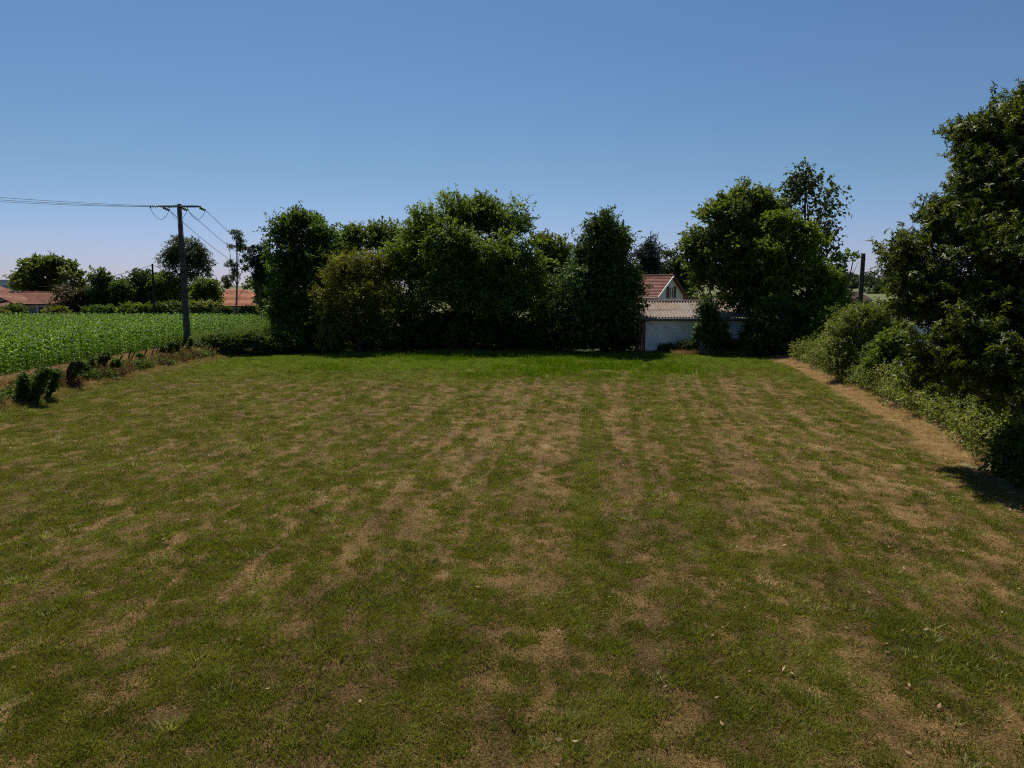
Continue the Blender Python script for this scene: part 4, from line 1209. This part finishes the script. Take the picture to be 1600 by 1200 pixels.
# skylight and vent on the visible slope (+y side in the local frame)
def onslope(x, t, h=0, sg=1): 
    y = sg*(HW+.15)*(1-t); z = EZ-.11 + (RZ-EZ+.11)*t; n_ = np.array([0, sg*math.sin(math.radians(37)), math.cos(math.radians(37))])
    return np.array([x, y, z]) + n_*h
sk = MB(); q = [onslope(5.6, .35, .1), onslope(6.6, .35, .1), onslope(6.6, .6, .1), onslope(5.6, .6, .1)]
q2 = [p - np.array([0, .0, .12]) for p in q]
sk.add(q + q2, [(0,1,2,3),(7,6,5,4),(0,4,5,1),(1,5,6,2),(2,6,7,3),(3,7,4,0)]); so = sk.build("skylight", DARKGLASS, root)
sf = MB()
for a_, b_ in ((0,1),(1,2),(2,3),(3,0)): sf.tube([q[a_], q[b_]], .06, 4)
sf.build("frame", FRAME, so)
vt = MB(); vt.tube([onslope(2.6, .22, .0), onslope(2.6, .22, .3)], .12, 6); vt.build("roof_vent", FASCIA, root)
dp = MB(); dp.tube([(.5, HW+.2, EZ-.2), (.5, HW-.28, EZ-.5), (.5, HW-.28, .2)], .05, 6); dp.build("downpipe", GUTTER, root)

# --- long shed
SY = 56.3
s0 = P(1008, 548, SY); s1 = P(1168, 548, SY); er = P(998, 496, SY - .4); rr = P(998, 472, SY + 3.2)
ex0 = er[0]; ex1 = s1[0] + .5; ez = er[2]; rz_ = rr[2]
root = empty("shed", (0, SY, 0), "long low white walled shed with a corrugated sheet roof", "shed")
m, nt, out = newmat("whitewashed blocks")
v = objco(nt)
mp = N(nt, "ShaderNodeMapping"); mp.inputs["Rotation"].default_value = (math.radians(90), 0, 0); L(nt, v, mp.inputs[0])
br = N(nt, "ShaderNodeTexBrick"); L(nt, mp.outputs[0], br.inputs["Vector"])
br.inputs["Scale"].default_value = 1.0; br.inputs["Brick Width"].default_value = .5; br.inputs["Row Height"].default_value = .2; br.inputs["Mortar Size"].default_value = .012
br.inputs["Color1"].default_value = (.88, .83, .74, 1); br.inputs["Color2"].default_value = (.94, .89, .80, 1); br.inputs["Mortar"].default_value = (.76, .74, .68, 1)
nb = noise(nt, .9, 5, .65, v)
cb = mixc(nt, ramp(nt, nb, [(.45, (0, 0, 0)), (.75, (.6, .6, .6))]), br.outputs[0], (.36, .33, .27))
principled(nt, out, cb, .9, .2, br.outputs["Fac"], -.012)
WALLB = m
wl = MB(); wl.box(s0[0], s1[0], 0, .2, -.2, ez - .12); wl.build("front_wall", WALLB, root)
wl = MB()
x0 = s0[0]+.01; x1 = s1[0]-.01
wl.add([(x0, .2, -.2), (x0, 6.4, -.2), (x0, 6.4, ez-.12), (x0, 3.5, rz_-.12), (x0, .2, ez-.1), (x0+.2, .2, -.2), (x0+.2, 6.4, -.2), (x0+.2, 6.4, ez-.12), (x0+.2, 3.5, rz_-.12), (x0+.2, .2, ez-.1)],
       [(0,1,2,3,4),(9,8,7,6,5),(0,5,6,1),(1,6,7,2),(2,7,8,3),(3,8,9,4),(4,9,5,0)])
wl.build("side_wall", WALLB, root)
wl = MB(); wl.box(x1-.2, x1, .2, 6.4, -.2, ez-.15); wl.build("side_wall", WALLB, root)
wl = MB(); wl.box(x0+.2, x1-.2, 6.2, 6.4, -.2, ez-.15); wl.build("back_wall", WALLB, root)
rd_, nt, out = newmat("red brown boards"); vv = objco(nt, (6, 6, .4)); nn_ = noise(nt, 2, 4, .6, vv)
principled(nt, out, ramp(nt, nn_, [(.3, (.06, .035, .028)), (.7, (.12, .06, .05))]), .8, .2, nn_, .01)
pk = simple("faded pink paint", (.20, .075, .065), (.28, .11, .095), 3, .8, .2, .002)
w = MB(); w.box(s0[0]-.28, s0[0]-.004, .02, .2, -.2, ez-.12); w.build("painted_post", pk, root)
for i in range(3):
    w = MB(); xx = s0[0] - .30 - (i+1)*.16; w.box(xx+.008, xx+.152, .06 + .01*(i % 2), .12 + .01*(i % 2), -.1, ez-.14); w.build("board", rd_, root)
# roof sheets: wavy, two rows
def sheet_mesh(wd, ln, nw, th=.02, amp=.045):
    V = []; Fc = []; n = nw*6 + 1
    for j, yy in enumerate((0, ln)):
        for i in range(n):
            xx = wd*i/(n-1); z = amp*math.cos(2*math.pi*nw*i/(n-1)); V.append((xx, yy, z))
    for j, yy in enumerate((0, ln)):
        for i in range(n):
            xx = wd*i/(n-1); z = amp*math.cos(2*math.pi*nw*i/(n-1)) - th; V.append((xx, yy, z))
    for i in range(n-1):
        Fc.append((i, i+1, n+i+1, n+i)); Fc.append((2*n+i, 3*n+i, 3*n+i+1, 2*n+i+1)); Fc.append((i, 2*n+i, 2*n+i+1, i+1))
        Fc.append((n+i, n+i+1, 3*n+i+1, 3*n+i))
    Fc += [(0, n, 3*n, 2*n), (n-1, 3*n-1, 4*n-1, 2*n-1)]
    me = bpy.data.meshes.new("roof_sheet"); me.from_pydata(V, [], Fc); me.update(); return me
def sheetmat(name, mosscol, amt):
    m, nt, out = newmat(name); v = pos(nt)
    n1 = noise(nt, 1.6, 5, .65, v); n2 = noise(nt, 11, 4, .6, v)
    col = ramp(nt, n2, [(.3, (.25, .205, .18)), (.7, (.42, .35, .32))])
    col = mixc(nt, ramp(nt, n1, [(.62-amt*.3, (0, 0, 0)), (.74-amt*.2, (.85, .85, .85))]), col, mosscol)
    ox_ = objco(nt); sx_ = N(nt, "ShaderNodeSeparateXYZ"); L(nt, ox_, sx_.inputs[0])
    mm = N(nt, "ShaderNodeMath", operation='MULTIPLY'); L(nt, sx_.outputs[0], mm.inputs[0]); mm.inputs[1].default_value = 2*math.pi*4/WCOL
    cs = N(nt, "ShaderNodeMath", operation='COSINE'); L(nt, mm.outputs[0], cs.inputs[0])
    col = mixc(nt, ramp(nt, cs.outputs[0], [(0, (.5, .5, .5)), (.3, (0, 0, 0))]), col, (.13, .10, .08))   # corrugation shading put into the colour: troughs painted darker
    principled(nt, out, col, .95, .1, n2, .01); return m
WCOL = (ex1 - ex0)/10*.985
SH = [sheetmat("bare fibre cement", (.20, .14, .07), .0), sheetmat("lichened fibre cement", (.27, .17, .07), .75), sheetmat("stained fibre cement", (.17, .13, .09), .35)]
pit = math.atan2(rz_ - ez, 3.5 + .4 - 0.0)
slope_len = math.hypot(rz_ - ez, 3.9)
ncol = 10; wcol = (ex1 - ex0)/ncol; rowl = slope_len*.56
meshes = []
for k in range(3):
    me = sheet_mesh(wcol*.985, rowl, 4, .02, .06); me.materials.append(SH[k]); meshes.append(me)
r_ = random.Random(12)
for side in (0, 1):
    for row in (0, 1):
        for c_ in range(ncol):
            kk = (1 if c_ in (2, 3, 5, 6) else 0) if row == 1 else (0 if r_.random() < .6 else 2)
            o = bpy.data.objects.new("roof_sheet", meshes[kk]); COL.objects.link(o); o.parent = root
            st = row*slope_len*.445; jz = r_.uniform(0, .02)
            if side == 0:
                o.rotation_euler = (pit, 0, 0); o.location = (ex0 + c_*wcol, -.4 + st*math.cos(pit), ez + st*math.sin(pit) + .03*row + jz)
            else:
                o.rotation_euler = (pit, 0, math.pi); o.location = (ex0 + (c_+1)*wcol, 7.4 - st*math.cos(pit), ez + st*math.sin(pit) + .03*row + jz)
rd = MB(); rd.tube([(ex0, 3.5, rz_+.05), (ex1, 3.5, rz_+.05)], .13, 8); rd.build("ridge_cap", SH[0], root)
fb = MB(); fb.box(ex0+.02, ex1-.02, -.36, -.31, ez-.26, ez-.07); fb.build("fascia", FASCIA, root)
gt = MB(); gt.tube([(ex0, -.46, ez-.12), (ex1, -.46, ez-.16)], .075, 8); gt.build("gutter", GUTTER, root)

# --- garden table glimpsed under the ash
tb = gp(915, 66); root = empty("garden_table", tuple(tb), "pale garden table glimpsed through the gap under the ash", "table")
PALEW = simple("pale wood", (.35, .33, .3), (.5, .48, .44), 4, .7, .3, .002)
MB().box(-1, 1, -.45, .45, .72, .78).build("tabletop", PALEW, root)
for sx in (-.85, .85):
    for sy in (-.35, .35): MB().box(sx-.04, sx+.04, sy-.04, sy+.04, 0, .72).build("leg", PALEW, root)

# --- long tiled house at the left
D_ = 102
ridge = P(40, 457, D_+4.2); eave = P(40, 474, D_-.6); xl = P(-60, 470, D_)[0]; xr = P(110, 470, D_)[0]; gz = .2
root = empty("long_house", (P(50, 480, D_)[0], D_, gz), "long low white house with a weathered red tile roof", "house")
ox = root.location[0]; EZ = eave[2]-gz; RZ = ridge[2]-gz
b = MB(); b.prism([(0, -.2), (8.4, -.2), (8.4, EZ-.1), (4.2, RZ-.12), (0, EZ-.1)], xl-ox, xr-ox-.4); b.build("wall", WALL_WHITE, root)
r = MB()
courses(r, (xl-ox-.4, -.6, EZ-.12), (xr-ox, -.6, EZ-.12), (xl-ox-.4, 4.2, RZ), (xr-ox, 4.2, RZ), 14, .07)
courses(r, (xr-ox, 9.0, EZ-.12), (xl-ox-.4, 9.0, EZ-.12), (xr-ox, 4.2, RZ), (xl-ox-.4, 4.2, RZ), 14, .07)
r.build("roof", TILE_RED, root)
MB().box(xl-ox-.3, xr-ox-.05, -.68, -.62, EZ-.28, EZ-.10).build("fascia", FASCIA, root)
rt_ = MB(); rt_.tube([(xl-ox-.4, 4.2, RZ+.03), (xr-ox, 4.2, RZ+.03)], .11, 8); rt_.build("ridge_tiles", TILE_RED, root)
chm = MB(); cx = P(18, 460, D_+1.5)[0]-ox; chm.box(cx-.27, cx+.27, 1.2, 1.75, EZ-.2, P(18, 456, D_+1.5)[2]-gz); 
co = chm.build("chimney", simple("chimney render", (.26, .25, .24), (.36, .35, .33), 3, .9, .2, .004), root)
cz = P(18, 456, D_+1.5)[2]-gz
MB().box(cx-.33, cx+.33, 1.14, 1.81, cz, cz+.08).build("cap", CONCRETE, co)
for px_ in (40, 56):
    c2 = MB(); cx2 = P(px_, 457, D_+4.4)[0]-ox; c2.box(cx2-.22, cx2+.22, 4.45, 4.9, RZ-.4, RZ+.28); c2.build("chimney", TILE_RED, root)
# french window with shutters
wx0 = P(46.5, 485, D_)[0]-ox; wx1 = P(57.5, 485, D_)[0]-ox; wz0 = .1; wz1 = P(50, 480.5, D_)[2]-gz
w = MB(); w.box(wx0, wx1, -.012, .0, wz0, wz1); wo = w.build("window", DARKGLASS, root)
fr = MB(); W_ = wx1-wx0
for k in range(5): xq = wx0 + W_*k/4; fr.box(xq-.045, xq+.045, -.05, -.014, wz0, wz1)
for zq in (wz0+.02, (wz0+wz1)/2, wz1-.02): fr.box(wx0, wx1, -.046, -.015, zq-.04, zq+.04)
fr.build("frame", FRAME, wo)
for xa, xb in ((P(40, 485, D_)[0]-ox, wx0-.08), (wx1+.30, P(67.5, 485, D_)[0]-ox)):
    MB().box(xa, xb, -.06, -.01, wz0, wz1+.05).build("shutter", SHUTTER, root)
# gabled wing towards the camera
gx = P(-32, 460, D_-2)[0]-ox; gr = P(26, 475.5, D_-3)[0]-ox; zr = P(-32, 447, D_-3)[2]-gz; ze = P(26, 475.5, D_-3)[2]-gz; hw_ = gr-gx
w = MB(); w.add([(gx-hw_+.5, -2.6, -.2), (gr-.5, -2.6, -.2), (gr-.5, -2.6, ze+.02), (gx, -2.6, zr-.25), (gx-hw_+.5, -2.6, ze+.02),
                 (gx-hw_+.5, -.02, -.2), (gr-.5, -.02, -.2), (gr-.5, -.02, ze+.02), (gx, -.02, zr-.25), (gx-hw_+.5, -.02, ze+.02)],
                [(0,1,2,3,4),(9,8,7,6,5),(0,5,6,1),(1,6,7,2),(2,7,8,3),(3,8,9,4),(4,9,5,0)]); w.build("wall", WALL_WHITE, root)
r = MB()
courses(r, (gr, -3.1, ze), (gr, 2.2, ze), (gx, -3.1, zr), (gx, 2.2, zr), 16, .07)
courses(r, (gx-hw_, 2.2, ze), (gx-hw_, -3.1, ze), (gx, 2.2, zr), (gx, -3.1, zr), 16, .07)
r.build("roof", TILE_RED, root)
bb = MB(); bb.add([(gr, -3.16, ze-.2), (gx, -3.16, zr-.2), (gx, -3.16, zr+.06), (gr, -3.16, ze+.06), (gr, -3.11, ze-.2), (gx, -3.11, zr-.2), (gx, -3.11, zr+.06), (gr, -3.11, ze+.06)],
           [(0,1,2,3),(7,6,5,4),(0,4,5,1),(1,5,6,2),(2,6,7,3),(3,7,4,0)]); bb.build("bargeboard", FASCIA, root)
r = MB(); pz0 = P(0, 481, D_-5)[2]-gz; pz1 = P(0, 470, D_-2.7)[2]-gz; pxr = P(11, 478, D_-5)[0]-ox
courses(r, (pxr-6, -5, pz0), (pxr, -5, pz0), (pxr-6, -2.65, pz1), (pxr-1.0, -2.65, pz1), 8, .07); r.build("porch_roof", TILE_RED, root)
for xx in (pxr-.3, pxr-5.6): MB().box(xx-.07, xx+.07, -4.85, -4.7, -.2, pz0-.02).build("porch_post", FASCIA, root)

# --- orange roofed house
D_ = 108; gz = .2
ox = P(378, 480, D_)[0]
root = empty("orange_roof_house", (ox, D_, gz), "house with a bright orange hipped roof beyond the maize", "house")
xl = P(338, 477, D_)[0]-ox; xr = P(407, 477, D_)[0]-ox; ez = P(378, 478, D_)[2]-gz; rz2 = P(378, 452, D_+5)[2]-gz
rxl = P(352, 452, D_+5)[0]-ox; rxr = P(384, 452, D_+5)[0]-ox
MB().box(xl+.6, xr-.6, .6, 9.4, -.2, ez).build("wall", WALL_CREAM, root)
r = MB()
courses(r, (xl, 0, ez), (xr, 0, ez), (rxl, 5, rz2), (rxr, 5, rz2), 14, .06)
courses(r, (xr, 0, ez), (xr, 10, ez), (rxr, 5, rz2), (rxr, 5.01, rz2), 14, .06)
courses(r, (xr, 10, ez), (xl, 10, ez), (rxr, 5.01, rz2), (rxl, 5.01, rz2), 14, .06)
courses(r, (xl, 10, ez), (xl, 0, ez), (rxl, 5.01, rz2), (rxl, 5, rz2), 14, .06)
r.build("roof", TILE_ORANGE, root)
# break line: lower skirt lip
MB().box(xl-.05, xr+.05, -.08, -.02, ez-.18, ez-.02).build("fascia", FASCIA, root)
dx = P(397.5, 470, D_)[0]-ox; dz = P(397, 470, D_+1)[2]-gz
dm = MB(); dm.box(dx-.65, dx+.65, 1.6, 3.8, dz-.6, dz+.5); do = dm.build("dormer", WALL_CREAM, root)
rr_ = MB(); courses(rr_, (dx+.8, 1.35, dz+.45), (dx+.8, 4.5, dz+.45), (dx, 1.35, dz+.95), (dx, 4.5, dz+.95), 3, .05); courses(rr_, (dx-.8, 4.5, dz+.45), (dx-.8, 1.35, dz+.45), (dx, 4.5, dz+.95), (dx, 1.35, dz+.95), 3, .05)
rr_.build("dormer_roof", TILE_ORANGE, do)
MB().box(dx-.4, dx+.4, 1.56, 1.595, dz-.3, dz+.35).build("window", FRAME, do)

# --- far white hall
D_ = 210
q0 = P(-60, 437, D_); q1 = P(13.5, 437, D_)
root = empty("industrial_hall", (q1[0], D_, 0), "pale flat roofed hall far behind the long house", "building")
MB().box(q0[0]-q1[0], 0, 0, 30, 0, q0[2]-1.0).build("wall", simple("pale cladding", (.50, .48, .46), (.58, .56, .53), .3, .7, .3, 0), root)
MB().box(q0[0]-q1[0]-.1, .1, -.1, 30.1, q0[2]-1.0, q0[2]).build("roof_band", simple("grey blue band", (.34, .38, .42), (.40, .44, .48), .5, .6, .4, 0), root)
for zz in (2.3,):
    MB().box(-2.2, -.5, -.12, -.02, q0[2]-2.6, q0[2]-1.6).build("sign_panel", simple("blue panel", (.16, .24, .36), (.2, .3, .42), .5, .5, .4, 0), root)

# --- brown barn right of the short pole, white outbuilding behind the sallow
D_ = 118; q0 = P(1338, 470, D_); q1 = P(1366, 470, D_); rt_z = P(1345, 455, D_+3)[2]; et_z = P(1366, 466, D_)[2]
root = empty("brown_barn", (q0[0], D_, 0), "low barn with a dark brown roof at the foot of the hill", "barn")
wd = q1[0]-q0[0]
MB().box(.2, wd-.2, .3, 6, -.2, et_z-.3).build("wall", FASCIA, root)
r = MB(); BT = roofmat("dark brown tiles", (.07, .045, .035), (.10, .065, .05), (.13, .09, .07))
courses(r, (-1.5, 0, et_z-.4), (wd, 0, et_z-.4), (-1.5, 3.1, rt_z), (wd-1.4, 3.1, rt_z), 8, .06)
courses(r, (wd, 6.2, et_z-.4), (-1.5, 6.2, et_z-.4), (wd-1.4, 3.1, rt_z), (-1.5, 3.1, rt_z), 8, .06)
courses(r, (wd, 0, et_z-.4), (wd, 6.2, et_z-.4), (wd-1.4, 3.1, rt_z), (wd-1.4, 3.11, rt_z), 8, .06)
r.build("roof", BT, root)
D_ = 52; q0 = P(1390, 520, D_); q1 = P(1470, 520, D_); tz = P(1400, 499, D_)[2]
root = empty("white_outbuilding", (q0[0], D_, 0), "white walled outbuilding glimpsed between the sallow and the chestnut", "building")
wd = q1[0]-q0[0]
MB().box(0, wd, 0, 4, 0, tz).build("wall", WALL_WHITE, root)
r = MB(); courses(r, (-.2, -.3, tz-.02), (wd+.2, -.3, tz-.02), (-.2, 2, tz+.5), (wd+.2, 2, tz+.5), 6, .06)
courses(r, (wd+.2, 4.3, tz-.02), (-.2, 4.3, tz-.02), (wd+.2, 2, tz+.5), (-.2, 2, tz+.5), 6, .06); r.build("roof", BT, root)

# ------------------------------------------------------------------ far hills and woods
hx = np.linspace(-1500, 2200, 180); hy = np.linspace(500, 2400, 60)
HX, HY = np.meshgrid(hx, hy)
def zhill(x, y):
    u = x / y * F + 800          # bearing of the ridge, only used to place it
    a = np.exp(-((x - 430)/260)**2) * np.exp(-((y - 900)/170)**2) * 17
    b = np.exp(-((x - 900)/500)**2) * np.exp(-((y - 1300)/300)**2) * 15
    c = np.exp(-((x + 900)/600)**2) * np.exp(-((y - 1600)/300)**2) * 12
    d = 6 * fbm(x/240, y/240, 3, 17) * sstep(520, 800, y)
    return a + b + c + d - 2.5
HZ = zhill(HX, HY)
hm, nt, out = newmat("hill pasture"); p_ = pos(nt)
n1 = noise(nt, .006, 3, .6, p_); n2 = noise(nt, .12, 4, .6, p_)
c1 = ramp(nt, n1, [(.42, (.11, .135, .06)), (.5, (.17, .16, .085)), (.6, (.12, .15, .06))])
principled(nt, out, mixc(nt, n2, c1, (.10, .11, .05)), .95, .1)
o = link("hills", mesh_np("hills", np.stack([HX, HY, HZ], -1), gridfaces(180, 60), smooth=True), hm); tag(o, kind="structure")
r_ = np.random.RandomState(8); lb_ = []
for i in range(4000):
    x_ = r_.uniform(200, 900); y_ = r_.uniform(600, 1100)
    u_ = x_/y_
    if not (.40 < u_ < .62): continue
    if fbm(x_/90, y_/90, 3, 44) < .53: continue
    h_ = r_.uniform(5, 9); lb_.append((np.array([x_, y_, float(zhill(x_, y_)) + h_*.5]), (h_*.5, h_*.5, h_*.55)))
    if len(lb_) > 260: break
V, t_, cc = foliage(77, lb_, len(lb_)*12, 5, 2, 1.6, 2.2, 1.7, lump=.2)
o = link("hill_woods", foliage_mesh("hill_woods", V, t_), LM["farwood"]); tag(o, "patches of wood on the distant hillside", None, None, "stuff"); TRI[0] += 2*len(V)
# distant tree belt behind everything
r_ = np.random.RandomState(9); lb_ = []
for i in range(170):
    x_ = r_.uniform(-260, 260); y_ = 165 + r_.uniform(-12, 25); h_ = r_.uniform(1.8, 3.8)
    if x_/y_ > .40 and x_/y_ < .62: h_ *= .45
    lb_.append((np.array([x_, y_, h_*.5]), (h_*.9, h_*.8, h_*.55)))
V, t_, cc = foliage(78, lb_, 170*12, 5, 5, .9, .95, .6, lump=.2)
o = link("far_hedgerow", foliage_mesh("far_hedgerow", V, t_), LM["farwood"]); tag(o, "continuous low hedgerow far behind the gardens", None, None, "stuff"); TRI[0] += 2*len(V)
print("grass", n_g, "maize", n_m, "foliage tris", TRI[0])
